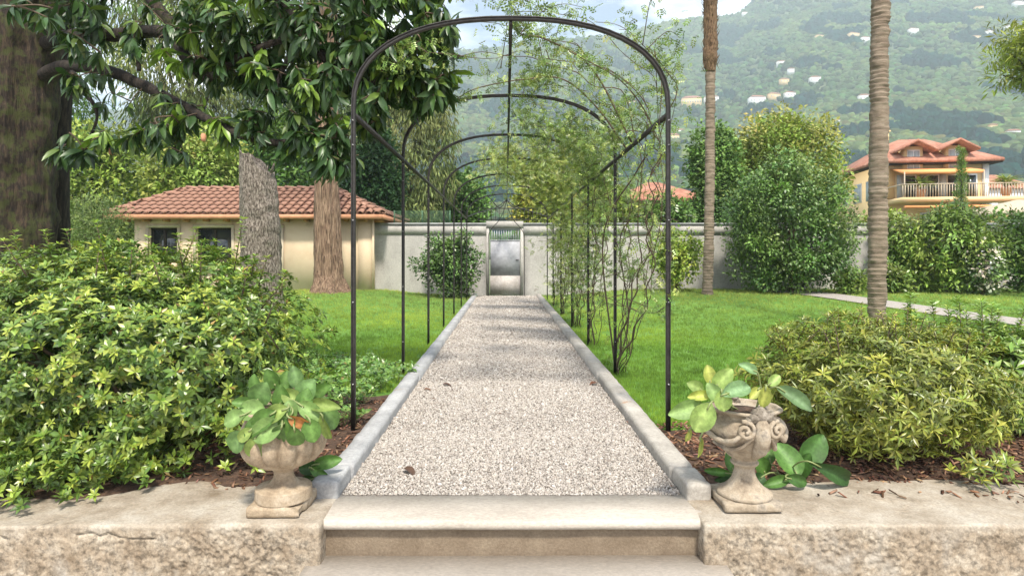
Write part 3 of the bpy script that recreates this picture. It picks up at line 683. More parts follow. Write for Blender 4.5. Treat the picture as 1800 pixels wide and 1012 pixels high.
mk('soffit', box((EX0+.05, EY0+.05, ZE-.09), (EX1-.05, EY1-.05, ZE-.055)), M['wood'], roof)
mk('gutter', merge([box((EX0-.03, EY0-.07, ZE-.12), (EX1+.03, EY0-.002, ZE+.02)), box((EX1+.002, EY0, ZE-.12), (EX1+.07, EY1, ZE+.02))]), M['fascia'], roof)
for x in np.arange(EX0+.5, EX1-.2, .62): mk('rafter_tail', box((x-.04, EY0+.06, ZE-.19), (x+.04, CY0-.003, ZE-.092)), M['wood'], roof)
for y in np.arange(CY0+.3, EY1-.3, .62): mk('rafter_tail', box((CX1+.003, y-.04, ZE-.19), (EX1-.06, y+.04, ZE-.092)), M['wood'], roof)
mk('downpipe', tube([(CX1+.06, CY0-.1, ZE-.1), (CX1+.05, CY0-.09, .1)], .035, 8), M['plaster'], roof)
# barrel tiles
def tile_mesh(Lt, r0, r1, name='roof_tile'):
    V, Fq = [], []; n = 6
    for (yy, r, lift) in ((0, r0, .040), (Lt, r1, 0)):
        for q in (1, .78):
            for i in range(n+1):
                a = np.pi*i/n; V.append((-r*q*math.cos(a), yy, r*q*.85*math.sin(a)+lift))
    s = n+1
    for i in range(n): Fq += [(i, i+1, 2*s+i+1, 2*s+i), (i, s+i, s+i+1, i+1)]
    Fq += [(0, 2*s, 3*s, s), (n, s+n, 3*s+n, 2*s+n)]
    return np.array(V, float), np.array(Fq)
tv, tf = tile_mesh(.47, .112, .088)
tcols = [(.42,.19,.12), (.36,.15,.095), (.48,.25,.17), (.31,.14,.09), (.44,.22,.14), (.27,.15,.11)]
M['tilec'] = stone('tilec', [(.21,.105,.072), (.33,.18,.125), (.43,.27,.19)], 1.3, .9, .35, 40, spots=((.20,.14,.10), 2.3, .62))
tm = mesh_np('roof_tile', tv, tf, M['tilec'], smooth=False)
def slope(p0, p1, up0, up1, spacing, pitch):
    """yield tile matrices on the roof plane p0-p1 (eave, left to right) rising to up0-up1"""
    p0, p1, up0, up1 = map(lambda a: np.array(a, float), (p0, p1, up0, up1)); ex = (p1-p0); Lx = np.linalg.norm(ex); ex /= Lx
    nn_ = np.cross(ex, (up0+up1)/2-(p0+p1)/2); nn_ /= np.linalg.norm(nn_); ey = np.cross(nn_, ex); H = (up0-p0) @ ey
    a0, a1 = (up0-p0) @ ex, (up1-p0) @ ex; cols = int(Lx/spacing); rows = int(round(H/pitch))
    for i in range(cols):
        x = (i+.5)*Lx/cols
        for j in range(rows):
            y = j*H/rows; f = (y+.12)/H
            if a0*f + .02 < x < Lx-(Lx-a1)*f - .02:
                m4 = np.eye(4); m4[:3, 0], m4[:3, 1], m4[:3, 2] = ex, ey, nn_; m4[:3, 3] = p0 + ex*(x+random.gauss(0,.004)) + ey*(y-.04) + nn_*(.012+random.random()*.008); yield m4
base = np.array(wloc(roof))
def lay(it, stuff=False):
    if stuff:
        Vs = [(tv @ m4[:3, :3].T + m4[:3, 3], tf) for m4 in it]; o = mk('side_tiles', merge(Vs), M['tilec'], roof); o['kind'] = 'stuff'; return
    for m4 in it: m4[:3, 3] -= base; link('roof_tile', tm, roof, Matrix(m4.tolist()))
ze = ZE+.004
lay(slope((EX0, EY0, ze), (EX1, EY0, ze), (RX0, RY, RZ), (RX1, RY, RZ), .262, .39))
lay(list(slope((EX1, EY0, ze), (EX1, EY1, ze), (RX1, RY, RZ), (RX1, RY, RZ), .235, .36)) + list(slope((EX0, EY1, ze), (EX0, EY0, ze), (RX0, RY, RZ), (RX0, RY, RZ), .235, .36)), True)
cv, cf = tile_mesh(.46, .125, .105); cm = mesh_np('ridge_tile', cv, cf, M['tilec'])
for a, b_ in (((RX0, RY, RZ), (RX1, RY, RZ)), ((EX0, EY0, ZE), (RX0, RY, RZ)), ((EX1, EY0, ZE), (RX1, RY, RZ)), ((EX1, EY1, ZE), (RX1, RY, RZ))):
    a = np.array(a); b_ = np.array(b_); dv = b_-a; ln = np.linalg.norm(dv); dv /= ln; nn_ = int(ln/.40); X_ = np.cross(dv, (0, 0, 1)); X_ /= np.linalg.norm(X_); Z_ = np.cross(X_, dv)
    for i in range(nn_):
        m4 = np.eye(4); m4[:3, 0], m4[:3, 1], m4[:3, 2] = X_, dv, Z_; m4[:3, 3] = a + dv*i*ln/nn_ + Z_*.035 - base; link('ridge_tile', cm, roof, Matrix(m4.tolist()))

# ============================================================ URNS
def disp_np(VF, amp, sc, seed=0):
    V, Fq = VF; c = V[:, :2].mean(0); N = V.copy(); N[:, :2] -= c; N[:, 2] = 0; N /= np.linalg.norm(N, axis=1)[:, None]+1e-6
    return V + N*(amp*fbm(V*sc, 4, seed))[:, None], Fq
UL = (-1.135, 3.20, .0)
u1 = thing('stone_urn', 'fluted round stone urn on a drum foot with paddle leaved plant', 'urn', UL)
mk('plinth', rough_box((UL[0]-.14, UL[1]-.14, .008), (UL[0]+.13, UL[1]+.14, .062), .014, .010, lambda V, N: .006*fbm(V*14, 3, 3)-.012*sstep(.15, .5, fbm(V*9, 2, 8))), M['urn'], u1, True)
def dense(prof, n=3): 
    P = smooth_path([(r, z, 0) for r, z in prof], n); return [(max(.002, a), b_) for a, b_, _ in P]
foot = [(.10, .058), (.134, .061), (.139, .068), (.139, .108), (.136, .118), (.120, .122), (.108, .128), (.080, .138), (.060, .152), (.050, .170), (.047, .188), (.050, .202), (.064, .212), (.068, .222), (.055, .23)]
mk('foot', disp_np(lathe(dense(foot, 3), 48, UL), .004, 18), M['urn'], u1, True)
bowl = [(.05, .222), (.09, .229), (.14, .247), (.183, .275), (.207, .315), (.215, .355), (.211, .40), (.197, .445), (.182, .475), (.176, .49), (.186, .50), (.192, .51), (.186, .518), (.165, .516), (.155, .48)]
mk('bowl', disp_np(lathe(dense(bowl, 3), 196, UL, lambda th, z: 1 - .13*(1-np.abs(np.sin(th*7)))**1.6*float(sstep(.235, .27, z)*(1-sstep(.42, .47, z)))), .004, 20, 4), M['urn'], u1, True)
mk('soil', lathe([(.16, .47), (.158, .505), (.1, .515), (.02, .52)], 24, UL), M['soil'], u1, True)
UR = (1.245, 3.265, .0)
u2 = thing('stone_urn', 'ornate weathered stone urn with scrolls and swags on a square base', 'urn', UR)
mk('plinth', rough_box((UR[0]-.148, UR[1]-.14, .008), (UR[0]+.148, UR[1]+.14, .052), .014, .008, lambda V, N: .005*fbm(V*14, 3, 5)-.008*sstep(.2, .5, fbm(V*11, 2, 9))), M['urn2'], u2, True)
foot = [(.09, .05), (.132, .052), (.138, .062), (.134, .072), (.118, .080), (.095, .098), (.072, .125), (.057, .155), (.050, .185), (.052, .20), (.066, .212), (.070, .224), (.060, .234), (.066, .25), (.05, .256)]
mk('foot', disp_np(lathe(dense(foot, 3), 48, UR), .003, 18, 7), M['urn2'], u2, True)
bowl = [(.05, .245), (.075, .25), (.10, .272), (.13, .305), (.165, .35), (.192, .39), (.20, .415), (.19, .44), (.165, .455), (.155, .47), (.158, .485), (.178, .497), (.182, .508), (.165, .512), (.150, .49)]
mk('bowl', disp_np(lathe(dense(bowl, 3), 96, UR, lambda th, z: 1+.02*np.cos(th*4)*float(sstep(.27, .36, z))), .006, 16, 9), M['urn2'], u2, True)
mk('soil', lathe([(.15, .45), (.148, .475), (.1, .49), (.02, .495)], 24, UR), M['soil'], u2, True)
def on_urn(az_, z, r): a = R(az_); return np.array((UR[0]+r*math.sin(a), UR[1]-r*math.cos(a), z))   # azimuth 0 faces the camera
for base_az in (4, 184):
    for s in (-1, 1):   # volutes
        c_az = base_az + s*23; P = []
        for q in np.linspace(0, 1, 34):
            ang = q*4.6*np.pi/2*1.35; rr = .040*(1-q)+.006
            if q < .01: pass
            P.append(on_urn(c_az + s*np.degrees((rr*math.cos(ang+1.2))/.19), .432 + rr*math.sin(ang+1.2), .196 + .014*q))
        mk('volute', tube(np.array(P), np.linspace(.012, .009, len(P)), 8, .003, 30), M['urn2'], u2, True)
        P = smooth_path([on_urn(base_az+s*18, .455, .185), on_urn(base_az+s*36, .385, .203), on_urn(base_az+s*58, .362, .190), on_urn(base_az+s*80, .385, .206), on_urn(base_az+s*90, .41, .206)], 6)
        mk('swag', tube(P, np.linspace(.012, .015, len(P)), 8, .005, 40), M['urn2'], u2, True)
        P = smooth_path([on_urn(base_az+s*14, .40, .195), on_urn(base_az+s*30, .340, .172), on_urn(base_az+s*55, .312, .146), on_urn(base_az+s*90, .33, .158)], 6)
        mk('swag', tube(P, np.linspace(.010, .014, len(P)), 8, .004, 40), M['urn2'], u2, True)
    P = smooth_path([on_urn(base_az, .475, .178), on_urn(base_az, .44, .192), on_urn(base_az, .38, .196), on_urn(base_az, .32, .160), on_urn(base_az, .275, .105)], 6)
    mk('mask', tube(P, np.interp(np.linspace(0, 1, len(P)), [0, .15, .4, .75, 1], [.026, .036, .040, .030, .012]), 14, .014, 30), M['urn2'], u2, True)
    for da, z, rr_, sx_, sz_ in ((0, .500, .176, .036, .036), (-11, .490, .176, .030, .026), (12, .492, .176, .031, .028), (-20, .474, .180, .022, .020), (21, .476, .180, .024, .021), (2, .528, .168, .024, .020), (9, .520, .164, .020, .018), (-7, .515, .168, .020, .018), (0, .455, .200, .020, .026)):
        _, V, Fq = ico(3, 'x', None, .45, 2.2, 1, abs(da)+int(z*100)); mk('crest', (V*np.array([sx_, .026, sz_])+on_urn(base_az+da, z, rr_), Fq), M['urn_dark'] if z > .47 else M['urn2'], u2, True)

# ------------------------------------------------------------ paddle-leaved plants
def T_paddle(prof, cup=.18, droop=.16, wave=.02):
    V, F = [], []; n = 5
    for i, (tt, hw) in enumerate(prof):
        for s in (-1, -.5, 0, .5, 1): V.append((s*hw, tt, -droop*tt*tt + cup*hw*(s*s) - .05*hw*(1-abs(s))*(s == 0) + wave*math.sin(i*1.9+s*2.5)*abs(s)))
    for i in range(len(prof)-1):
        for j in range(4): a = i*5+j; F.append((a, a+1, a+6, a+5))
    return np.array(V, float), np.array(F)
PT = T_paddle([(0,.02),(.06,.10),(.16,.25),(.32,.36),(.5,.40),(.68,.37),(.84,.27),(.95,.13),(1,.02)], .35, .20, .022)
PT2 = T_paddle([(0,.015),(.10,.06),(.22,.14),(.40,.24),(.58,.28),(.75,.26),(.88,.19),(.97,.08),(1,.015)], .4, .30, .02)
GR = [(.11,.20,.06), (.16,.26,.075), (.085,.17,.035), (.20,.28,.07)]
def paddle(root, b0, c, ang, Lp, Wp, d, col, tilt=.5, T=PT, crown=None):
    """leaf whose blade centre shows at pixel c, pointing along picture angle ang (0 = right, 90 = up), Lp x Wp pixels long and wide"""
    ctr = np.array(at(c[0], c[1], d)); a = R(ang); sc = d/F_PX
    D = np.array([math.cos(a), -.25*tilt + random.gauss(0, .22), math.sin(a)]); D /= np.linalg.norm(D)
    U = np.array([random.gauss(0, .18), -1.0, .75*tilt + random.gauss(0, .15)]); Ln = Lp*sc*1.1; Wd = Wp*sc/.78
    P0 = ctr - D*Ln*.5; Rm = frames(D[None], U[None])
    V, Fq = put(T, P0[None], Rm, np.array([[Wd, Ln, Ln]])); jit = np.array(col)*(1+.1*random.gauss(0, 1))
    cc = np.tile(jit, (len(V), 1)); cc[2::5] *= np.array([1.5, 1.4, 1.6]); cc[0::5] *= .85; cc[4::5] *= .85; cc *= 1+.18*np.repeat(np.sin(np.arange(len(V)//5)*1.7+random.random()*6), 5)[:, None]*.6
    o = mk('leaf', (V, Fq), M['paddle'], root, True, cc)
    b0 = np.array(b0) + rng.normal(size=3)*np.array([.02, .02, 0]); mid = (b0+P0)/2 + np.array([0, .01, .025])
    mk('leaf_stalk', tube(smooth_path([b0, mid, P0, P0 + D*Ln*.25], 3), .0045, 6), M['stalk'], o, True)
M['stalk'] = plain('stalk', (.20, .24, .09), .6)
pl = thing('potted_plant', 'round leaved green plant growing in the fluted urn', 'plant', (UL[0], UL[1], .50))
b0 = (UL[0], UL[1], .515)
for c, ang, Lp, Wp, d, k in [((457,693),60,38,34,3.10,0),((441,721),175,46,32,3.06,1),((411,735),200,34,26,3.04,1),((416,776),235,36,32,3.02,0),((468,756),200,52,36,2.98,1),((483,727),205,44,26,3.00,3),
        ((449,786),265,36,30,3.00,3),((537,689),65,40,34,3.14,0),((520,664),105,34,22,3.2,0),((478,667),110,32,22,3.2,2),((500,680),85,44,24,3.22,2),((575,730),300,44,34,3.10,0),((547,756),285,36,28,3.00,2),
        ((566,712),5,54,20,3.05,3),((448,675),100,28,18,3.16,2),((428,707),170,32,16,3.1,2),((572,752),280,52,14,3.06,3),((515,700),150,46,24,3.1,3),((505,745),250,40,26,2.99,2),((545,722),330,44,24,3.04,1),((495,702),95,40,26,3.12,2),((560,690),40,40,22,3.22,2),((430,764),220,30,18,3.0,3),((462,738),215,44,30,3.0,2),((448,750),225,40,26,3.01,2),((520,768),275,34,26,2.98,2),((492,762),250,34,24,2.98,0),((535,705),80,36,26,3.08,2),((510,720),120,34,24,3.02,1)]:
    paddle(pl, b0, c, ang, Lp*1.12, Wp*1.2, d, GR[k])
paddle(pl, b0, (526,741), 330, 42, 22, 2.985, (.36,.16,.05))
pr = thing('potted_plant', 'broad pale leaved plant growing in the ornate scrolled urn', 'plant', (UR[0], UR[1], .48))
G2 = [(.18,.28,.09), (.23,.33,.09), (.15,.25,.11), (.29,.33,.07)]
for c, ang, Lp, Wp, d, k, b in [((1209,719),195,60,32,3.12,0,0),((1236,733),240,54,42,3.06,1,0),((1271,704),275,36,30,3.05,1,0),((1296,685),15,62,30,3.06,2,0),((1270,667),55,44,30,3.14,1,0),((1224,680),150,30,22,3.18,1,0),((1232,695),185,40,18,3.12,3,0),((1247,659),95,32,22,3.2,3,0),((1255,690),120,34,26,3.1,0,0),
        ((1318,647),150,36,18,3.2,2,1),((1398,699),330,66,28,3.12,2,1),((1344,697),262,38,22,3.08,3,1),((1361,668),40,26,18,3.2,1,1),((1328,690),215,26,18,3.12,3,1),((1210,765),255,24,10,3.12,3,0),((1231,785),262,34,9,3.14,3,0)]:
    paddle(pr, (1.16, 3.24, .50) if b == 0 else (1.33, 3.25, .50), c, ang, Lp, Wp, d, G2[k])
gp = thing('leafy_plant', 'large dark paddle leaved plant on the soil behind the scrolled urn', 'plant', (1.62, 3.62, 0))
DK = [(.06,.14,.03), (.08,.175,.035), (.035,.085,.022), (.10,.20,.045)]
for c, ang, Lp, Wp, d, k in [((1386,808),115,62,46,3.56,1),((1429,792),50,62,44,3.62,0),((1468,832),335,104,44,3.44,2),((1340,820),120,40,30,3.62,1),((1367,846),190,46,20,3.46,1),((1402,844),345,40,22,3.44,0),((1350,795),100,36,24,3.7,3),((1410,820),80,50,30,3.6,0),((1330,845),200,40,24,3.5,2)]:
    paddle(gp, (1.62, 3.60, .01), c, ang, Lp, Wp, d, DK[k], T=PT2 if Lp > 90 else PT)
g3 = thing('leafy_plant', 'small dark leaved plant on the mulch between kerb and scrolled urn', 'plant', (1.2, 3.52, 0))
for c, ang, Lp, Wp, d, k in [((1262,829),180,44,14,3.46,1),((1275,838),200,34,16,3.46,2),((1285,812),100,34,24,3.56,1)]: paddle(g3, (1.22, 3.52, .01), c, ang, Lp, Wp, d, DK[k])
g4 = thing('leafy_plant', 'green leaved plant on the soil behind the fluted urn', 'plant', (-1.12, 3.5, 0))
for c, ang, Lp, Wp, d, k in [((574,812),12,46,24,3.44,1),((545,822),185,40,24,3.44,2),((560,830),330,34,16,3.42,1),((538,845),200,30,18,3.42,2)]: paddle(g4, (-1.12, 3.5, .01), c, ang, Lp, Wp, d, DK[k])

# ============================================================ FOREGROUND SHRUBS
def shrub_whorls(root, c, r, n, Lf, w, cols, seed, k=300, power=2.4, nl=(7, 10), up=.55, lump=.16, zmin=.02, shell=(.62, 1.02), mat='leaf', yfront=None, part='leaf_whorl', elev=(5, 60), cut=None):
    P, N = lumpy(n, c, r, power, lump, 3.1, shell, seed, zmin)
    if yfront is not None: kk = P[:, 1] > yfront; P, N = P[kk], N[kk]
    if cut is not None: kk = cut(P); P, N = P[kk], N[kk]
    D = N + np.array([0, 0, up]) + .28*rng.normal(size=P.shape)
    vs_ = [whorl(random.randint(*nl), Lf, w*(1+.15*random.gauss(0, 1)), cols[i % len(cols)], elev) for i in range(12)]
    S = (.62 + .7*rng.random(len(P)))
    q = np.linalg.norm((P-np.array(c))/np.array(r), axis=1); S = S * np.where(q > .9, 1.05, .95)
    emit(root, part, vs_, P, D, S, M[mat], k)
    return P, N
AZ = [[(.18,.265,.038), (.24,.33,.05), (.12,.195,.03)], [(.09,.155,.028), (.13,.20,.035)], [(.30,.38,.06), (.21,.29,.042)], [(.07,.13,.026), (.11,.175,.033)]]
az1 = thing('azalea_shrub', 'big rounded bright green azalea shrub overhanging the cracked wall', 'shrub', (-2.45, 4.3, 0))
LC, LR = (-2.57, 4.22, .62), (1.21, 1.0, .71)
shrub_whorls(az1, LC, LR, 7000, .052, .19, AZ, 3, 300, 2.6, (8, 11), yfront=3.10, zmin=.0, lump=.27, shell=(.58, 1.0), elev=(-5, 55), cut=lambda P: ~((P[:, 0] > -1.95+.1*np.sin(P[:, 1]*9)) & (P[:, 2] < .40) & (rng.random(len(P)) < .85)))
# low skirts that hang over the wall top, and taller shoots
nS = 620; P = np.stack([-3.2 + 1.85*rng.random(nS), 3.06 + .6*rng.random(nS)**.8, .03 + .36*rng.random(nS)], 1); P[:, 2] = P[:, 2]*(.35 + .65*sstep(3.0, 3.5, P[:, 1])) + .02
P = P[(P[:, 0] < -1.95) & (P[:, 1] > 3.06 + .3*sstep(-2.6, -1.9, P[:, 0])) | (P[:, 1] > 3.56)]
emit(az1, 'leaf_whorl', [whorl(9, .06, .19, AZ[i % 4]) for i in range(6)], P, np.stack([.2*rng.normal(size=len(P)), -.6+.3*rng.normal(size=len(P)), .5+.3*rng.normal(size=len(P))], 1), .8+.3*rng.random(len(P)), M['leaf'], 0, 'skirt_foliage')
def shoots(root, spots, cols, Lf, w, name='shoot', nl=16):
    for (x, y, z0, h) in spots:
        tip = np.array((x+random.gauss(0, .05), y+random.gauss(0, .05), z0+h)); b_ = np.array((x, y, z0))
        Vs, Fs, Cs, n_ = [], [], [], 0
        for q in np.linspace(.15, 1, max(4, int(h/.028))):
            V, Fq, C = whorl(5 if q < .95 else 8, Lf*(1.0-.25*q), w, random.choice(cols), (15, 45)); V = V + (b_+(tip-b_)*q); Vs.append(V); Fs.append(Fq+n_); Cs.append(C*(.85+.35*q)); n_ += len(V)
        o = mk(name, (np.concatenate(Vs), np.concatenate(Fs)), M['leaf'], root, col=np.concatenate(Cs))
        mk('stem', tube(np.array([b_, (b_+tip)/2, tip]), [.005, .004, .002], 5), M['twig'], o)
top_z = lambda x: LC[2] + LR[2]*.93*(max(0, 1-abs((x-LC[0])/LR[0])**2.7))**(1/2.7)
shoots(az1, [(x, 4.1+random.gauss(0, .35), top_z(x)-.1, .13+.16*random.random()**2) for x in np.linspace(-3.5, -1.38, 30)] + [(-2.52, 3.95, 1.2, .30), (-1.83, 4.2, 1.15, .38), (-2.12, 4.1, 1.22, .25), (-3.1, 4.0, 1.2, .24)], AZ[:3], .06, .17)
stems((-2.5, 4.3, 0), [(-2.5+1.0*math.cos(a)*random.uniform(.5, 1), 4.25+.75*math.sin(a), .55+.5*random.random()) for a in np.linspace(0, 6.1, 16)], .022, M['twig'], az1, sag=.05)
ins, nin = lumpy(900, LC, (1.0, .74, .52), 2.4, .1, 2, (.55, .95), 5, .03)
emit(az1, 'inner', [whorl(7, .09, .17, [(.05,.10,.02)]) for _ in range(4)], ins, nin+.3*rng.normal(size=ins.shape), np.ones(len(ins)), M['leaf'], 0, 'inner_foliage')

AY2 = [[(.21,.25,.035), (.25,.28,.045)], [(.13,.165,.03), (.18,.21,.035)], [(.29,.30,.05), (.21,.25,.035)], [(.105,.14,.03), (.155,.19,.035)]]
az2 = thing('azalea_shrub', 'spreading yellowish green azalea shrub behind the scrolled urn', 'shrub', (2.35, 4.1, 0))
RC, RR = (2.40, 4.12, .44), (.76, .68, .39)
shrub_whorls(az2, RC, RR, 3300, .062, .125, AY2, 7, 300, 2.1, (7, 10), .5, .42, .08, (.45, 1.05), yfront=3.4, elev=(-5, 50))
nS = 26; a = rng.random(nS); P = np.stack([2.42 + .42*a, 3.5+.15*rng.random(nS)-.1*np.sin(a*3), .05+.10*rng.random(nS)], 1)
emit(az2, 'skirt', [whorl(8, .07, .13, AY2[i % 4]) for i in range(4)], P, np.stack([.3*rng.normal(size=nS), -.6+.3*rng.normal(size=nS), .6+.3*rng.normal(size=nS)], 1), .8+.3*rng.random(nS), M['leaf'], 0, 'skirt_foliage')
shoots(az2, [(x, 4.1+random.gauss(0, .15), .47+.29*math.sqrt(max(.02, 1-((x-2.40)/.74)**2))-.04, .12+.10*random.random()) for x in np.linspace(1.85, 2.98, 30)] + [(2.62, 4.1, .66, .27), (2.58, 4.05, .66, .22), (2.67, 4.1, .64, .22), (2.5, 4.0, .66, .2), (2.74, 4.1, .62, .2)], AY2, .062, .13)
stems((2.3, 4.1, 0), [(2.3+.62*math.cos(a)*random.uniform(.5, 1), 4.1+.5*math.sin(a), .25+.2*random.random()) for a in np.linspace(0, 6.1, 16)], .016, M['twig'], az2, sag=.03)
az3 = thing('upright_shrub', 'fresh green shrub with tall leafy shoots at the edge of the mulch bed', 'shrub', (3.7, 4.75, 0))
GB = [[(.17,.26,.05), (.21,.30,.06)], [(.12,.20,.04), (.16,.25,.05)], [(.25,.34,.08), (.19,.28,.06)]]
shrub_whorls(az3, (3.75, 4.75, .36), (.85, .55, .36), 1500, .085, .17, GB, 9, 250, 2.4, zmin=.03)
shoots(az3, [(3.05+1.25*random.random(), 4.55+.5*random.random(), .45, .2+.32*random.random()) for _ in range(26)] + [(3.25, 4.7, .5, .42), (3.52, 4.6, .5, .45), (3.7, 4.8, .5, .4)], GB, .085, .19)
stems((3.75, 4.75, 0), [(3.75+.7*math.cos(a), 4.75+.4*math.sin(a), .4) for a in np.linspace(0, 6, 12)], .014, M['twig'], az3, sag=.03)

# low leafy plants in the left bed
SPOT = [(at(px, py, CAMZ*F_PX/(py-HY)).x, CAMZ*F_PX/(py-HY)) for px, py in [(560,660),(590,655),(620,662),(650,655),(680,658),(700,668),(575,690),(605,685),(640,690),(668,684),(585,720),(612,715),(640,712),(588,745),(602,752),(560,640),(600,640),(640,645),(545,668),(555,700),(660,668),(630,675)]]
for i, (x, y) in enumerate(SPOT):
    pt = thing('bed_plant', 'low bright green leafy plant in the soil bed under the first arch', 'plant', (x, y, .0), 'low plants in the left bed')
    nW = 16; a = rng.random(nW)*6.28; rr = .17*np.sqrt(rng.random(nW)); P = np.stack([x+rr*np.cos(a), y+rr*np.sin(a), .05+.10*rng.random(nW)], 1)
    emit(pt, 'w', [whorl(6, .062, .26, [(.13,.24,.05), (.17,.28,.06), (.10,.20,.045)], (10, 50)) for _ in range(4)], P, np.stack([.3*rng.normal(size=nW), .3*rng.normal(size=nW)-.2, np.ones(nW)], 1), .8+.5*rng.random(nW), M['leaf'], 0, 'foliage')
    mk('stem', merge([tube(np.array([(x, y, -.01), (p[0], p[1], p[2])]), .003, 5) for p in P[:6]]), M['stalk'], pt)
# fallen leaves on the path
FT = T_grid([(0,.02),(.15,.16),(.4,.28),(.65,.25),(.85,.14),(1,.02)], .3, .25, .03)
for px, py, s in [(709,829,.11),(778,679,.09),(745,688,.07),(1050,677,.10),(1100,745,.03),(842,628,.05),(760,705,.035),(876,731,.03),(1035,672,.04),(690,712,.05),(1180,862,.03)]:
    d = CAMZ*F_PX/(py-HY); p = at(px, py, d)
    V, Fq = put(FT, np.array([[p.x, d, .022]]), frames(np.array([[random.gauss(0, 1), random.gauss(0, .5), .05]]), np.array([[.1, -.1, 1.]])), np.array([s]))
    o = link('fallen_leaf', mesh_np('fallen_leaf', V-np.array([p.x, d, .022]), Fq, M['leaf'], np.tile(pick([(.20,.08,.045), (.12,.06,.04)], 1), (len(V), 1)))); o.location = (p.x, d, .022)
    tag(o, 'dry brown fallen leaf lying on the gravel path', 'leaf', 'fallen leaves on the path')

# ============================================================ MAGNOLIA
MD = 7.2
mg = thing('magnolia_tree', 'old magnolia with mossy trunk and long glossy drooping leaves', 'tree', (-5.95, 7.7, 0))
tp = smooth_path([at(18, 640, 7.8), at(22, 470, 7.7), at(26, 250, 7.7), at(40, 60, 7.7), at(58, -120, 7.7), at(50, -420, 7.7)], 8)
tp = smooth_path(list(tp), 4)
trunk = mk('trunk', tube(tp, np.interp(np.linspace(0, 1, len(tp)), [0, .15, .3, .6, 1], [.58, .46, .42, .41, .30]), 150, .06, 4.5, lambda th, f: 1+.05*np.cos(th*5+2*f)+.03*np.cos(th*9-3*f)+.045*np.abs(vnoise(np.stack([np.cos(th)*9, np.sin(th)*9, 0*th+f*9], 1), 4))+.025*np.abs(vnoise(np.stack([np.cos(th)*20, np.sin(th)*20, 0*th+f*26], 1), 9))), M['bark_mag'], mg, True)
t2 = smooth_path([at(98, 640, 8.5), at(98, 400, 8.4), at(102, 220, 8.3), at(110, 60, 8.2), at(105, -200, 8.0)], 6)
mk('trunk', tube(t2, np.linspace(.17, .12, len(t2)), 20, .02, 4), M['bark_dark'], mg, True)
net = []
def branch(pts, r0, r1, mat='bark_dark', par=None):
    P = smooth_path([at(*p) for p in pts], 7); P = P + .012*np.stack([fbm(P*3, 2, 5), fbm(P*3, 2, 6), fbm(P*3, 2, 7)], 1)
    mk('branch', tube(P, np.linspace(r0, r1, len(P)), 12, .012, 8), M[mat], par or mg, True); net.extend([tuple(p) for p in P]); return P
branch([(60,85,7.7),(120,65,7.3),(200,62,7.0),(290,58,6.7),(322,95,6.6),(350,130,6.5),(378,132,6.3),(420,100,6.1),(500,70,6)], .085, .03)
branch([(60,140,7.7),(110,118,7.3),(180,122,7.0),(255,152,6.8),(300,175,6.6),(360,206,6.4),(440,243,6.2),(500,250,6.1),(560,230,6.0)], .08, .025)
branch([(235,70,6.9),(243,100,6.8),(245,125,6.8)], .03, .022)
branch([(210,-120,7.6),(262,-10,7.1),(300,40,6.9),(345,85,6.7),(352,125,6.6)], .075, .04, 'bark_mag')
branch([(60,-60,7.7),(220,-130,7),(420,-120,6.4),(600,-60,6.0),(720,0,5.9),(790,40,5.9)], .11, .03)
branch([(420,-120,6.4),(480,-30,6.2),(540,60,6.1),(600,130,6.0),(690,150,5.9),(760,150,5.85)], .06, .02)
branch([(300,175,6.6),(312,200,6.6),(330,225,6.5)], .03, .015)
branch([(120,110,7.3),(140,150,7.0),(170,200,6.8),(150,260,6.9)], .03, .012)
branch([(540,60,6.1),(500,120,6.0),(480,170,5.95)], .035, .012)
branch([(60,40,7.7),(60,-10,6.6),(80,-30,5.9)], .06, .02)
LT = T_grid([(0,.03),(.10,.05),(.32,.125),(.58,.145),(.82,.09),(1,.01)], .22, .35)
LT2 = T_grid([(0,.03),(.10,.06),(.32,.15),(.58,.17),(.82,.11),(1,.01)], .12, .55)
GRP = [(180,40,95,55,6.2,7.0,26),(420,30,120,60,5.9,6.7,32),(560,90,115,90,5.7,6.5,60),(690,35,110,55,5.6,6.3,46),(620,170,75,55,5.7,6.2,22),(480,165,80,70,5.8,6.5,28),(500,238,50,20,5.8,6.3,8),(330,230,85,50,6.1,6.6,17),(240,205,80,55,6.3,6.9,13),
       (150,265,50,50,6.4,7.0,9),(735,140,68,58,5.7,6.1,26),(560,250,60,30,5.7,6.2,12),(350,70,80,65,6.2,6.8,22),(135,135,45,40,6.3,6.9,6),(50,15,60,35,5.2,5.8,6),(600,265,35,40,5.8,6.2,6),(420,120,60,60,6.0,6.6,12),(600,-60,220,70,5.6,6.6,30),(250,-70,220,60,6,7,24),(700,100,90,50,5.7,6.2,16)]
MC = []
for x, y, rx, ry, d0, d1, n_ in GRP:
    for _ in range(int(n_*(1.45 if x > 400 else 1.05))):
        a = random.random()*6.283; q = math.sqrt(random.random()); MC.append(at(x+rx*q*math.cos(a), y+ry*q*math.sin(a), random.uniform(d0, d1)))
MC.sort(key=lambda p: min((p-Vector(b_)).length for b_ in net))
tw = []; LP, LD, LU, LS, LCo = [], [], [], [], []
netA = np.array(net)
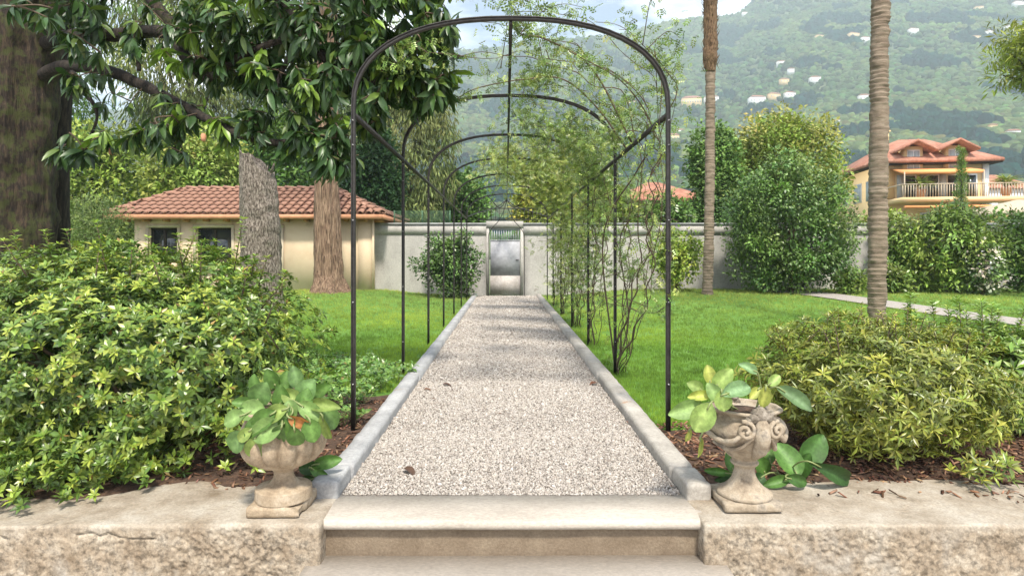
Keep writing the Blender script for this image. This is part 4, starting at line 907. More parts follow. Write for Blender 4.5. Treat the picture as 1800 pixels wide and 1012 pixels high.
for p in MC:
    p = np.array(p); dist = np.linalg.norm(netA-p, axis=1); dist = dist + .6*np.clip(netA[:, 2]-p[2]-.4, 0, 1); j = int(np.argmin(dist)); b_ = netA[j]
    v = p-b_; ln = np.linalg.norm(v)
    mid = b_ + v*.5 + np.array([rng.normal()*.04, rng.normal()*.04, .12*ln*(1 if v[2] > -.2 else .3)])
    Pt = smooth_path([b_, mid, p], 3); tw.append(tube(Pt, np.linspace(.012 if ln > .3 else .008, .005, len(Pt)), 5)); netA = np.concatenate([netA, Pt[2:]])
    ax = v/(ln+1e-6) + np.array([0, 0, .1]); ax /= np.linalg.norm(ax); n_ = random.randint(9, 14)
    young = random.random() < .10; s0 = random.uniform(.155, .225)
    for i in range(n_):
        th = i*2.4+random.random(); e1 = np.cross(ax, (0.3, .2, 1)); e1 /= np.linalg.norm(e1); e2 = np.cross(ax, e1)
        D = (math.cos(th)*e1+math.sin(th)*e2)*random.uniform(.6, 1.1) + ax*random.uniform(.0, .8) + np.array([0, 0, -random.uniform(.3, 1.3)])
        LP.append(p - ax*.06*random.random()*1.5); LD.append(D); LU.append(np.array([0, 0, 1.])*random.uniform(.5, 1)+ax*.5+rng.normal(size=3)*.3); LS.append(s0*random.uniform(.75, 1.1))
        base_c = (.15,.25,.035) if young else random.choice([(.026,.06,.016), (.038,.082,.02), (.048,.10,.024), (.032,.07,.021), (.085,.135,.026)])
        LCo.append(np.array(base_c)*random.uniform(.8, 1.2))
mk('twigs', merge(tw), M['twig'], mg, True)['kind'] = 'stuff'
LP, LD, LU, LS, LCo = map(np.array, (LP, LD, LU, LS, LCo)); Rm = frames(LD, LU)
pxl = LP[:, 0]/LP[:, 1]*F_PX+CX; pyl = HY-(LP[:, 2]-CAMZ)/LP[:, 1]*F_PX
score = LS/LP[:, 1]*(.3+np.abs(Rm[:, 1, 2])) - 9*((pxl < 0) | (pyl < -5)); order = np.argsort(-score)
base = np.array(wloc(mg)); lms = []
for k_ in range(10):
    Ts = LT if k_ % 2 else LT2; c0 = [(.028,.068,.018), (.040,.090,.022), (.05,.11,.028), (.15,.25,.035), (.032,.075,.026)][k_ // 2]; lms.append((np.array(c0), mesh_np('leaf', Ts[0], Ts[1], M['leaf_gloss'], np.tile(c0, (len(Ts[0]), 1)), True)))
for i in order[:300]:
    k_ = int(np.argmin([np.linalg.norm(c0-LCo[i])+.01*random.random() for c0, _ in lms])); m4 = np.eye(4); m4[:3, :3] = Rm[i]*LS[i]; m4[:3, 3] = LP[i]-base
    link('leaf', lms[k_][1], mg, Matrix(m4.tolist()))
rest = order[300:]; h = len(rest)//2
for ss, Ts, nm in ((rest[:h], LT, 'foliage'), (rest[h:], LT2, 'foliage')):
    mk(nm, put(Ts, LP[ss], Rm[ss], LS[ss]), M['leaf_gloss'], mg, True, rep(LCo[ss], Ts))['kind'] = 'stuff'
M['pod'] = plain('pod', (.45, .22, .12), .8, 0, .3, 20)
for px, py, d in ((137,153,6.5),(196,267,6.6),(358,242,6.1)):
    p = np.array(at(px, py, d)); _, V, Fq = ico(2, 'x', None, .3, 3); mk('seed_pod', (V*np.array([.028, .028, .045])+p, Fq), M['pod'], mg, True)

# ============================================================ TRUNKS
sp_ = thing('dead_trunk', 'broken grey dead tree trunk with jagged top before the cottage', 'tree', (at(458,520,13).x, 13, 0))
n_ = 40; P = smooth_path([at(462, 560, 13), at(460, 470, 13), at(456, 360, 13), at(452, 270, 13)], 34); n2 = len(P)
V, Fq = tube(P, np.interp(np.linspace(0, 1, n2), [0, .12, .3, .8, 1], [.52, .43, .395, .365, .33]), 48, .035, 5, lambda th, f: 1+.03*np.cos(th*6)+.02*np.cos(11*th+4*f)+.14*np.abs(fbm(np.stack([np.cos(th)*3.3+f*2, np.sin(th)*3.3+f*3, 0*th+f*11], 1), 3, 4)), caps=False)
ztop = V[:, 2].max(); th = np.arctan2(V[:, 1]-13, V[:, 0]-P[-1][0]); jag = .16*fbm(np.stack([np.cos(th)*3, np.sin(th)*3, 0*th], 1), 4, 3) + .42*sstep(-.15, .28, V[:, 0]-P[-1][0])
f_ = sstep(ztop-1.4, ztop, V[:, 2]); V[:, 2] -= jag*f_; F2 = list(Fq); k0 = len(V); V = np.concatenate([V, [P[-1]-np.array([0, 0, .55])]]); F2 += [((n2-1)*48+j, (n2-1)*48+(j+1) % 48, k0) for j in range(48)]
mk('trunk', (V, F2), M['bark_stump'], sp_, True)
for k_ in range(9):
    a = random.random()*6.28; p = P[-1]+np.array([.3*math.cos(a)+.05, .3*math.sin(a), -.5+.2*random.random()])
    mk('splinter', tube(np.array([p, p+np.array([.06*random.gauss(0, 1), -.03, .16+.14*random.random()])]), [.03, .005], 5), M['bark_stump'], sp_)
rt = thing('red_trunk_conifer', 'tall conifer with a reddish fluted trunk flaring at the base by the cottage', 'tree', (at(578,510,18.4).x, 18.4, .17))
P = smooth_path([at(580, 530, 18.4), at(578, 500, 18.4), at(577, 470, 18.4), at(575, 400, 18.4), at(574, 280, 18.4), at(575, 120, 18.4), at(575, -160, 18.4)], 20)
mk('trunk', tube(P, np.interp(np.linspace(0, 1, len(P)), [0, .08, .17, .34, .6, 1], [.74, .56, .45, .37, .33, .24]), 60, .03, 4, lambda th, f: 1+(.06+.10*max(0, 1-f*6))*np.cos(th*6+1)+.04*np.cos(th*11)+.16*np.abs(vnoise(np.stack([np.cos(th)*7, np.sin(th)*7, 0*th+f*6], 1), 4))), M['bark_red'], rt, True)
CF = [(.07,.13,.03), (.10,.16,.04), (.05,.10,.025), (.14,.19,.05)]
def crown_mesh(clumps, per, size, cols, T=None, droop=.0, flat=.0, spread=.33, vary=.25):
    """clumps: (centre, radius); leaves through each clump's volume"""
    T = T or T_lance(.30, .08, .15); PP, DD, SS, CC = [], [], [], []
    for c, r in clumps:
        u = runit(per); q = rng.random(per)**.45; p = np.array(c) + u*(q*r)[:, None]*np.array([1, 1, 1-flat]); PP.append(p)
        d = u*.9 + .5*rng.normal(size=(per, 3)); d[:, 2] -= droop; DD.append(d); SS.append(size*(.65+.7*rng.random(per)))
        base_c = pick(cols, 1, .1)*(1+vary*random.gauss(0, .6)); CC.append(np.clip(base_c*(1+.15*rng.normal(size=(per, 1))), .006, .8))
    P, D, S, C = map(np.concatenate, (PP, DD, SS, CC)); U = np.array([[0, -.25, 1.]])+.42*rng.normal(size=P.shape)
    V, Fq = put(T, P, frames(D, U), S); return V, Fq, rep(C, T)
def ell_clumps(c, r, n, cr, seed, power=2.1, lump=.22, shell=(.45, 1.0), zmin=None):
    P, _ = lumpy(n, c, r, power, lump, 1.9, shell, seed, zmin); return [(p, cr*(.7+.6*random.random())) for p in P]
def tree(name, label, base, trunk_h, tr, crowns, per, size, cols, cat='tree', group=None, T=None, droop=0., mat='leaf_far', barkm='bark_dark', limbs=8, flat=0.):
    root = thing(name, label, cat, base, group); base = np.array(base, float); Vs, Fs, Cs, n_ = [], [], [], 0
    c0 = np.mean([c for cl in crowns for c, _ in cl], axis=0); top = np.array([c0[0], c0[1], max(base[2]+trunk_h, c0[2])])
    mk('trunk', tube(smooth_path([base-np.array([0, 0, .1]), base+(top-base)*.5+np.array([.1*tr, 0, 0]), top], 6), np.linspace(tr, tr*.35, 13), 12, tr*.15, 3), M[barkm], root, True)
    allc = [cl for cs in crowns for cl in cs]
    for q in range(limbs):
        c, _ = random.choice(allc); s_ = base+(top-base)*random.uniform(.45, .95); P = smooth_path([s_, (s_+c)/2+np.array([0, 0, .08*np.linalg.norm(c-s_)]), c], 4); mk('limb', tube(P, np.linspace(tr*.35, tr*.06, len(P)), 6), M[barkm], root, True)
    V, Fq, C = crown_mesh(allc, per, size, cols, T, droop, flat); o = mk('crown', (V, Fq), M[mat], root, col=C)
    return root
NEEDLE = T_lance(.10, .03, .1)
# crown of the reddish conifer, above and behind the magnolia
c_ = np.array(at(575, -60, 18.4)); o = crown_mesh(ell_clumps(c_+np.array([0, 0, 2.5]), (3.2, 3.2, 4.2), 70, .8, 5), 110, .22, CF, NEEDLE, .6); mk('crown', o[:2], M['leaf_far'], rt, col=o[2])

# palms
def palm(name, label, x, y, pts, rads, fib, lean=0):
    z0 = float(gz(x, y)); root = thing(name, label, 'palm', (x, y, z0)); P = smooth_path(pts, 150); n_ = len(P); f = np.linspace(0, 1, n_)
    P[:, 0] += .02*np.sin(f*7); rad = np.interp(f, *rads)
    hz = P[:, 2]; ring = (hz*12.5 + .8*fbm(np.stack([hz*2, 0*hz, 0*hz], 1), 2, 3)) % 1.0; rad2 = rad*(1 + .16*(ring-.5)*(.6+.6*fbm(np.stack([hz*4, 0*hz, 0*hz+7], 1), 2, 8)))
    mk('trunk', tube(P, rad2, 26, .03, 9, lambda th, f: 1+.05*vnoise(np.stack([np.cos(th)*2, np.sin(th)*2, 0*th+f*60], 1), 6)), M['bark_palm'], root, True)
    if fib:
        sel = P[hz > fib]; parts = []; tubeV = tube(sel, np.interp(np.linspace(0, 1, len(sel)), [0, .06, .2, 1], [rad.min()*1.15, rad.min()*1.75, rad.min()*1.6, rad.min()*1.7]), 20, .035, 7); mk('fibre_sheath', tubeV, M['fibre'], root, True)
        for q in range(240):
            p = sel[random.randrange(len(sel))]; a = random.random()*6.28; r = rad.min()*1.55; b_ = p+np.array([math.cos(a)*r, math.sin(a)*r, 0]); parts.append(tube(np.array([b_, b_+np.array([math.cos(a)*.08, math.sin(a)*.08, random.choice((-.16, .10, .16))])]), [.012, .002], 4))
        mk('fibres', merge(parts), M['fibre'], root)['kind'] = 'stuff'
    top = P[-1]; FT_ = T_lance(.03, .01, .25)
    for q in range(18):
        a = q*2.4; el = R(70-95*(q/18)); ln = .9; D = np.array([math.cos(a)*math.cos(el), math.sin(a)*math.cos(el), math.sin(el)]); tip = top+D*ln
        fr = mk('frond', tube(np.array([top, tip]), [.016, .008], 5), M['stalk'], root)
        ks = np.linspace(-1.35, 1.35, 26); side = np.cross(D, (0, 0, 1)); side /= np.linalg.norm(side); upv = np.cross(side, D)
        DD = np.outer(np.cos(ks), D)+np.outer(np.sin(ks), side); V, Fq = put(FT_, np.repeat(tip[None], 26, 0), frames(DD, np.repeat(upv[None], 26, 0)), np.full(26, .62)); mk('blades', (V, Fq), M['leaf_far'], fr, col=np.tile((.09,.15,.04), (len(V), 1)))
p0 = at(1541, 583, 10.75); palm('palm_tree', 'thick ringed grey brown palm trunk rising from the right lawn', p0.x, 10.75, [(p0.x, 10.75, -.05), tuple(at(1540, 480, 10.75)), tuple(at(1546, 200, 10.75)), tuple(at(1550, 0, 10.75)), tuple(at(1556, -330, 10.75))], ([0, .1, .3, 1], [.150, .138, .148, .128]), 0)
p0 = at(1243, 530, 17.6); palm('palm_tree', 'slender palm trunk with a shaggy brown fibrous upper part', p0.x, 17.6, [(p0.x, 17.6, .05), tuple(at(1245, 400, 17.6)), tuple(at(1249, 200, 17.6)), tuple(at(1250, 0, 17.6)), tuple(at(1250, -110, 17.6))], ([0, .05, .3, 1], [.165, .145, .135, .115]), float(at(1250, 128, 17.6).z))

# ============================================================ SHRUBS AND TREES OF THE GARDEN EDGE
def px_crown(px0, px1, py0, py1, d, n, cr, seed, dr=None, power=2.3, lump=.2, shell=(.5, 1.), zmin=None):
    a = at(px0, py1, d); b_ = at(px1, py0, d); c = (a+b_)/2; r = ((b_.x-a.x)/2, dr or (b_.x-a.x)/2*.8, (b_.z-a.z)/2); return ell_clumps(tuple(c), (r[0]-cr*.5, max(.1, r[1]-cr*.5), r[2]-cr*.5), n, cr, seed, power, lump, shell, zmin)
def shrub(name, label, px0, px1, py0, py1, d, n, cr, per, size, cols, seed, T=None, mat='leaf', **k):
    cl = px_crown(px0, px1, py0, py1, d, n, cr, seed, **k); x = at((px0+px1)/2, 0, d).x
    return tree(name, label, (x, d, float(gz(x, d))), .3, .06, [cl], per, size, cols, 'shrub', None, T, 0, mat, 'twig', 10)
WIDE = T_lance(.26, .08, .2)
shrub('camellia_shrub', 'huge rounded dark green camellia between the two palm trunks', 1276, 1506, 283, 520, 18.2, 300, .36, 110, .105, [(.095,.17,.042), (.125,.21,.05), (.075,.145,.04), (.165,.25,.06)], 3, WIDE, 'leaf_gloss', dr=1.4, lump=.30, shell=(.45, 1.04), zmin=.25)
shrub('rhododendron_shrub', 'broad light green rhododendron behind the thick palm trunk', 1578, 1757, 356, 516, 18.4, 200, .32, 60, .15, [(.20,.30,.055), (.26,.35,.07), (.16,.25,.045), (.32,.40,.09)], 5, T_lance(.2, .06, .3), dr=1.2, zmin=.25)
fl = shrub('flowering_shrub', 'small shrub dotted with white blossoms beside the rhododendron', 1700, 1756, 420, 518, 17.4, 50, .22, 60, .10, [(.10,.16,.05), (.14,.21,.06)], 6, dr=.5, zmin=.22)
cl = px_crown(1700, 1756, 425, 515, 17.3, 46, .2, 8, dr=.45); o = crown_mesh(cl, 14, .085, [(.75,.68,.58), (.70,.60,.52)], T_lance(.45, .05, .1)); mk('blossoms', o[:2], M['leaf_far'], fl, col=o[2])['kind'] = 'stuff'
shrub('yellow_green_shrub', 'airy yellow green shrub against the garden wall beside the slender palm', 1138, 1240, 388, 512, 18.6, 65, .3, 60, .11, [(.26,.34,.05), (.32,.40,.07), (.18,.27,.04)], 9, dr=.6, shell=(.2, 1))
shrub('low_shrub', 'low yellow green shrub at the foot of the camellia', 1464, 1524, 472, 518, 17.8, 30, .22, 60, .10, [(.22,.30,.06), (.17,.25,.05)], 10)
shrub('wall_shrub', 'loose yellowing shrub climbing the wall behind the thick palm trunk', 1545, 1606, 372, 512, 19.3, 50, .28, 60, .12, [(.20,.27,.06), (.15,.23,.05), (.28,.31,.09)], 12, dr=.4, shell=(.2, 1))
shrub('low_shrub', 'low olive shrub at the foot of the rhododendron', 1530, 1600, 462, 520, 18.2, 36, .24, 60, .11, [(.17,.25,.05), (.22,.28,.07)], 13)
shrub('hedge_shrub', 'tall light green shrub right of the blossoming shrub', 1752, 1880, 372, 520, 18.2, 110, .34, 60, .13, [(.14,.24,.05), (.19,.29,.07), (.11,.20,.04)], 14, zmin=.25)
shrub('gate_shrub', 'bushy dark green shrub against the wall left of the gate', 728, 852, 402, 524, 18.7, 130, .26, 70, .10, [(.06,.115,.035), (.09,.16,.045), (.12,.20,.055)], 15, dr=.55, shell=(.25, 1.05), lump=.35)
shrub('grey_green_shrub', 'feathery grey green shrub at the left end of the cottage', 108, 226, 330, 500, 16.5, 110, .36, 70, .10, [(.14,.20,.07), (.18,.24,.09), (.11,.17,.055)], 16, NEEDLE, 'leaf_far')
# trees behind the walls
def bg(name, label, px0, px1, py0, py1, d, n, cr, per, size, cols, seed, tr=.25, T=None, droop=0, grp=None, **k):
    cl = px_crown(px0, px1, py0, py1, d, n, cr, seed, **k); x = at((px0+px1)/2, 0, d).x
    return tree(name, label, (x, d, 0.), 1, tr, [cl], per, size, cols, 'tree', grp, T, droop)
YG = [(.19,.27,.05), (.25,.33,.07), (.15,.22,.045), (.30,.36,.09)]; MG = [(.10,.19,.045), (.14,.24,.055), (.08,.16,.04)]; DG = [(.035,.085,.03), (.05,.11,.035), (.03,.07,.028)]
OL = [(.14,.175,.055), (.19,.22,.075), (.10,.135,.045)]
bg('broadleaf_tree', 'tall golden green tree behind the wall over the camellia', 1258, 1478, 192, 420, 29, 210, .7, 120, .19, [(.22,.28,.06), (.29,.33,.08), (.17,.23,.05), (.34,.35,.11)], 21, lump=.3)
bg('broadleaf_tree', 'mid green tree behind the wall beside the slender palm', 1212, 1300, 212, 420, 27, 130, .55, 110, .17, [(.13,.22,.06), (.17,.27,.075), (.10,.18,.05)], 22)
bg('broadleaf_tree', 'bright yellow green tree beyond the gate wall', 905, 1010, 300, 420, 26, 100, .5, 70, .2, [(.32,.36,.07), (.38,.42,.10), (.25,.30,.05)], 23)
bg('broadleaf_tree', 'bright green tree behind the left end of the cottage roof', 60, 270, 210, 460, 30, 170, .8, 75, .24, YG, 24)
bg('broadleaf_tree', 'yellow green tree behind the middle of the cottage roof', 250, 440, 230, 430, 29, 150, .75, 75, .24, YG, 25)
bg('broadleaf_tree', 'fresh green tree behind the right half of the cottage roof', 400, 560, 200, 430, 32, 140, .8, 75, .25, MG, 26)
bg('broadleaf_tree', 'dark dense evergreen behind the right end of the cottage roof', 585, 715, 225, 440, 26, 170, .5, 85, .18, DG, 27)
bg('weeping_conifer', 'feathery olive weeping conifer behind the first arches', 620, 800, 120, 430, 34, 200, .85, 90, .34, OL, 28, T=NEEDLE, droop=1.6, lump=.3)
bg('weeping_conifer', 'tall pale olive weeping conifer behind the magnolia branches', 180, 480, -160, 330, 38, 300, 1.1, 85, .42, OL, 29, T=NEEDLE, droop=1.6, lump=.3, tr=.4)
bg('weeping_conifer', 'tall green weeping conifer between magnolia and iron arches', 420, 690, -200, 300, 42, 260, 1.2, 85, .42, [(.13,.19,.06), (.18,.23,.08), (.10,.15,.05)], 30, T=NEEDLE, droop=1.4, lump=.3, tr=.4)
bg('weeping_conifer', 'pale green conifer behind the mossy magnolia trunk', -140, 180, -100, 380, 36, 240, 1.1, 80, .4, MG, 31, T=NEEDLE, droop=1.0, tr=.4)
bg('broadleaf_tree', 'soft green tree beyond the wall left of the gate', 740, 870, 300, 420, 36, 110, .7, 70, .24, MG, 32)
bg('broadleaf_tree', 'small green tree beyond the wall behind the climbing roses', 1010, 1120, 330, 420, 26, 90, .5, 70, .2, YG, 33)
bg('broadleaf_tree', 'leafy tree beside the red roofed white house', 1120, 1215, 345, 430, 24.5, 60, .4, 70, .16, MG, 37)
bg('pine_tree', 'yellow green pine reaching in over the hedge shrub', 1748, 1990, 15, 175, 16, 110, .35, 90, .2, [(.26,.30,.06), (.20,.25,.05), (.32,.34,.08)], 34, T=NEEDLE, lump=.35)
bg('broadleaf_tree', 'light green tree behind the hedge below the low roof', 1700, 1830, 372, 470, 24, 90, .45, 70, .17, MG, 35)
bg('broadleaf_tree', 'yellowish bush below the yellow villa', 1500, 1600, 372, 470, 23, 70, .4, 70, .17, YG, 36)

# ============================================================ CLIMBING ROSES
ALEN = np.concatenate([[0], np.cumsum(np.linalg.norm(np.diff(AP, axis=0), axis=1))]); ATOT = ALEN[-1]
def arch_pt(s):   # s = 0 at the right foot, 1 at the left foot
    q = (1-s)*ATOT; return np.array([AC+np.interp(q, ALEN, AP[:, 0]), np.interp(q, ALEN, AP[:, 1])])
RT = T_lance(.27, .05, .12)
def T_sprig():      # seven leaflets along a short axis
    Vs, Fs, n_ = [], [], 0
    for q, sd_ in ((.15, -1), (.2, 1), (.5, -1), (.55, 1), (.85, -1), (.9, 1), (1.0, 0)):
        V, Fq = put(RT, np.array([[0, q*1.6, 0]]), frames(np.array([[sd_*1., .55 if sd_ else 1, -.15]]), np.array([[.2*sd_, 0, 1.]])), np.array([.8])); Vs.append(V); Fs.append(Fq+n_); n_ += len(V)
    return np.concatenate(Vs), np.concatenate(Fs)
SPR = T_sprig()
def rose(label, y0, y1, nst, smax, nleaf, lsize, cols, wid=.14, sbias=1., low=.0, inner=0.):
    root = thing('climbing_rose', label, 'climber', (AC+AW+.05, y0, 0), 'climbing roses on the arbour'); pts = []; tubes = []
    for k in range(nst):
        yb = y0+random.gauss(0, .10); sm = smax*random.uniform(.45, 1.0); n_ = 26; P = []; ph = random.random()*6; off = random.uniform(.0, .18); yend = y0+(y1-y0)*random.random()
        for i in range(n_):
            f = i/(n_-1); s = sm*f; a = arch_pt(s); c = np.array([AC, 1.9]); out_ = (a-c)/np.linalg.norm(a-c)
            o_ = off*min(1, f*4)+.05*math.sin(f*11+ph)+.03*random.gauss(0, 1); z = a[1]; x = a[0]+.06
            P.append((x+out_[0]*o_+.04*math.sin(f*9+ph*2)*(f > .03), yb+(yend-yb)*f**.8+.06*math.sin(f*8+ph), max(-.03, z+out_[1]*o_) if f > 0 else -.04))
        P = smooth_path(P, 3); tubes.append(tube(P, np.linspace(.010 if k < 3 else .005, .002, len(P)), 6, .002, 20)); pts.append(P)
        for q in range(8):     # side sprays
            b_ = P[random.randrange(len(P)//4, len(P))]; v = np.array([random.gauss(-.08, .22), random.gauss(0, .28), random.gauss(.06, .2)]); S_ = smooth_path([b_, b_+v*.6+np.array([0, 0, .05]), b_+v-np.array([0, 0, .10*random.random()])], 4); tubes.append(tube(S_, np.linspace(.004, .002, len(S_)), 4)); pts.append(S_); pts.append(S_)
    mk('stems', merge(tubes), M['twig'], root, True)
    A_ = np.concatenate(pts); A_ = A_[A_[:, 2] > low]; n_ = nleaf; w_ = np.ones(len(A_))
    w_ = 1 + 2.2*(A_[:, 2] > 2.3); w_ = w_/w_.sum(); n_ = int(nleaf/(4.6 if y0 < 8 else 3.5)); b_ = A_[rng.choice(len(A_), n_, p=w_)]; P = b_+rng.normal(size=(n_, 3))*wid*.8*np.array([.8, 1.2, .8]); 
    keep = (P[:, 0] > AC-AW-.3); P = P[keep]; n_ = len(P)
    g = fbm(P*3.2, 3, 9); kk = (g > -.10) & ((P[:, 2] > 1.9) | (rng.random(n_) < (.62 if y0 < 8 else .85))); P = P[kk]; n_ = len(P)
    D = rng.normal(size=(n_, 3)); D[:, 2] -= .3; U = np.array([[0, -.2, 1.]])+.6*rng.normal(size=(n_, 3)); C = pick(cols, n_, .2)
    S = lsize*(.65+.7*rng.random(n_))
    mk('foliage', put(SPR, P, frames(D, U), S), M['leaf'], root, col=rep(C, SPR))['kind'] = 'stuff'
    return root
RG = [(.14,.22,.045), (.19,.27,.055), (.10,.165,.035), (.26,.33,.08)]; RY_ = [(.20,.27,.055), (.25,.31,.065), (.15,.21,.045), (.31,.35,.09)]
rose('sparse climbing rose arching from the right post over the first two arches', 6.95, 4.5, 9, .64, 19000, .031, RG, .13, low=.9)
rose('climbing rose covering the right side of the third iron arch', 9.15, 7.5, 8, .66, 19000, .036, RG, .18, low=.5)
rose('dense climbing rose over the right half of the fourth iron arch', 11.4, 9.6, 8, .68, 20000, .042, RY_, .20, low=.3)
rose('dense yellow green climbing rose on the fifth iron arch', 13.6, 11.8, 8, .66, 16000, .048, RY_, .20, low=.3)
rose('climbing rose on the last iron arches near the gate', 16.2, 14.2, 8, .55, 9000, .055, RY_, .20, low=.3)
# trailing sprays: over the crown of the first arch, down its right post, and low beside it
def spray(root_pts, n, wid, size, cols, root, r=.005):
    P = smooth_path(root_pts, 8); mk('trailing_stem', tube(P, np.linspace(r, r*.4, len(P)), 5), M['twig'], root, True)
    b_ = P[rng.integers(0, len(P), n)]; Q = b_+rng.normal(size=(n, 3))*wid; D = rng.normal(size=(n, 3)); U = np.array([[0, -.3, 1.]])+.6*rng.normal(size=(n, 3))
    n = n//4; Q, D, U = Q[:n], D[:n], U[:n]; Q = (Q+b_[:n])/2
    mk('spray_foliage', put(SPR, Q, frames(D, U), size*(.6+.7*rng.random(n))), M['leaf'], root, col=rep(pick(cols, n, .2), SPR))['kind'] = 'stuff'
r1 = [o for o in bpy.data.objects if o.name == 'climbing_rose'][0]
for pts, n_ in (([(920,45,4.75),(905,20,4.75),(900,5,4.75),(930,-6,4.75)], 130), ([(915,60,4.8),(940,30,4.8),(985,8,4.8),(1030,14,4.8)], 150), ([(880,120,5.2),(890,60,5.0),(898,25,4.8),(960,20,4.7)], 140), ([(1150,90,4.75),(1163,150,4.75),(1158,240,4.75),(1166,320,4.75),(1160,380,4.75)], 170),
                ([(1120,75,4.7),(1105,55,4.7),(1088,52,4.7)], 40), ([(1168,540,4.75),(1150,550,4.9),(1128,548,5.0)], 70), ([(1172,400,4.7),(1180,450,4.65),(1170,500,4.65),(1180,540,4.65)], 110), ([(1080,640,6.9),(1060,420,6.6),(1120,300,6),(1150,240,5.4),(1100,150,5.0),(1000,90,4.8)], 420),
                ([(1100,260,6.2),(1050,190,6.2),(990,140,6.1),(920,140,6),(840,155,6),(800,175,6)], 420), ([(1110,250,5.6),(1040,120,5.4),(960,70,5.2),(915,60,5.1),(905,35,4.9)], 380), ([(1085,640,6.95),(1105,560,6.9),(1090,420,6.8),(1130,380,6.5),(1150,440,6.4)], 360)):
    spray([at(*p) for p in pts], int(n_*1.5), .085, .034, RG, r1, .010 if n_ > 300 else .004)

# ============================================================ VILLA
VA = R(-9); VO = np.array(at(1551, 0, 45)); VO[2] = 0
def vb(x0, x1, y0, y1, z0, z1):     # villa box: x right along the facade, y into the house
    V, Fq = box((x0, y0, z0), (x1, y1, z1)); V = rotz(V, VA); V[:, :2] += VO[:2]; return V, Fq
def vp(V, Fq): V = rotz(np.array(V, float), VA); V[:, :2] += VO[:2]; return V, Fq
vl = thing('villa', 'yellow villa with red tiled roof, dormers and orange awning', 'house', tuple(VO))
VW, VDp, ZV = 7.0, 9., 8.05
mk('wall', merge([vb(0, VW, .3, VDp, 0, ZV), vb(-.03, .9, .24, .297, 5.3, ZV-.1)]), M['villa'], vl)
mk('quoin', merge([vb(-.05, .35, .22, .298, 0, ZV-.2), vb(VW-.35, VW+.05, .22, .298, 0, ZV-.2)]), M['white'], vl)
e = .6; rx, rz = 2.6, 10.1
roofv = [(-e, -.55, ZV-.05), (VW+e, -.55, ZV-.05), (VW+e, VDp+e, ZV-.05), (-e, VDp+e, ZV-.05), (rx, 3.6, rz), (VW-rx, 3.6, rz), (VW-rx, VDp-3, rz), (rx, VDp-3, rz)]
rv = roofv + [(a, b_, c-.22) for a, b_, c in roofv[:4]]
vr = mk('roof', vp(rv, [(0,1,5,4),(1,2,6,5),(2,3,7,6),(3,0,4,7),(4,5,6,7),(0,8,9,1),(1,9,10,2),(2,10,11,3),(3,11,8,0),(11,10,9,8)]), M['rooft'], vl)
mk('eaves', vb(-e+.06, VW+e-.06, -.5, VDp+e-.06, ZV-.36, ZV-.275), M['bark_dark'], vr)
mk('chimney', merge([vb(1.7, 2.3, 4.5, 5.1, 9.6, 10.9), vb(1.6, 2.4, 4.4, 5.2, 10.9, 11.0)]), M['villa'], vr)
for cx in (2.05, 4.75):       # dormers
    dm = mk('dormer', vb(cx-.62, cx+.62, .02, 3.0, 7.2, 9.0), M['villa'], vl)
    mk('dormer_window', vb(cx-.42, cx+.42, -.03, .018, 7.25, 8.75), M['white'], dm)
    for s in (-1, 1): mk('pane', vb(cx+s*.20-.17, cx+s*.20+.17, -.05, -.032, 7.32, 8.66), M['shutter'], dm)
    g_ = [(cx-1.25, -.75, 8.72), (cx, -.75, 9.42), (cx+1.25, -.75, 8.72), (cx-1.25, 3.4, 8.72), (cx, 3.4, 9.42), (cx+1.25, 3.4, 8.72)]; g2_ = [(a, b_, c-.16) for a, b_, c in g_]
    mk('dormer_roof', vp(g_+g2_, [(0,1,4,3),(1,2,5,4),(6,9,10,7),(7,10,11,8),(0,6,7,1),(1,7,8,2),(3,4,10,9),(4,5,11,10),(0,3,9,6),(2,8,11,5)]), M['rooft'], dm)
# balcony storey
for x0, x1 in ((1.5, 2.35), (3.0, 3.85), (4.3, 5.1), (5.5, 6.3)):
    wn = mk('window', vb(x0, x1, .22, .295, 5.3, 7.0), M['white'], vl); mk('pane', vb(x0+.1, x1-.1, .18, .218, 5.4, 6.9), M['glass'], wn)
    mk('shutter', vb(x0-.42, x0-.03, .2, .29, 5.3, 7.0), M['shutter'], wn)
bl = mk('balcony', vb(.4, VW+.9, -2.1, .21, 4.9, 5.2), M['villa'], vl)
mk('rail', merge([vb(.4, VW+.9, -2.1, -2.04, 6.05, 6.12), vb(.4, .46, -2.04, .2, 6.05, 6.12), vb(VW+.84, VW+.9, -2.04, .2, 6.05, 6.12)]), M['dframe'], bl)
for x in np.linspace(.45, VW+.85, 44): mk('baluster', vb(x-.02, x+.02, -2.09, -2.05, 5.202, 6.05), M['dframe'], bl)
aw = mk('awning', vp([(.6, .18, 7.45), (5.6, .18, 7.45), (5.6, -1.9, 7.02), (.6, -1.9, 7.02), (.6, .18, 7.40), (5.6, .18, 7.40), (5.6, -1.9, 6.80), (.6, -1.9, 6.80)], [(0,1,2,3),(4,7,6,5),(3,2,6,7),(0,3,7,4),(1,5,6,2),(0,4,5,1)]), M['awning'], vl)
mk('awning_post', merge([vb(.6, .66, -1.95, -1.9, 5.2, 6.95), vb(5.54, 5.6, -1.95, -1.9, 5.2, 6.95)]), M['dframe'], aw)
mk('lower_canopy', vb(.5, VW+.5, -2.4, -2.1, 4.45, 4.6), M['awning'], vl)
for x0, x1 in ((.9, 1.5), (2.6, 4.6), (5.2, 6.6)):
    wn = mk('window', vb(x0, x1, .2, .295, 2.4, 4.3), M['white'], vl); mk('pane', vb(x0+.1, x1-.1, .17, .198, 2.5, 4.2), M['shutter'], wn)
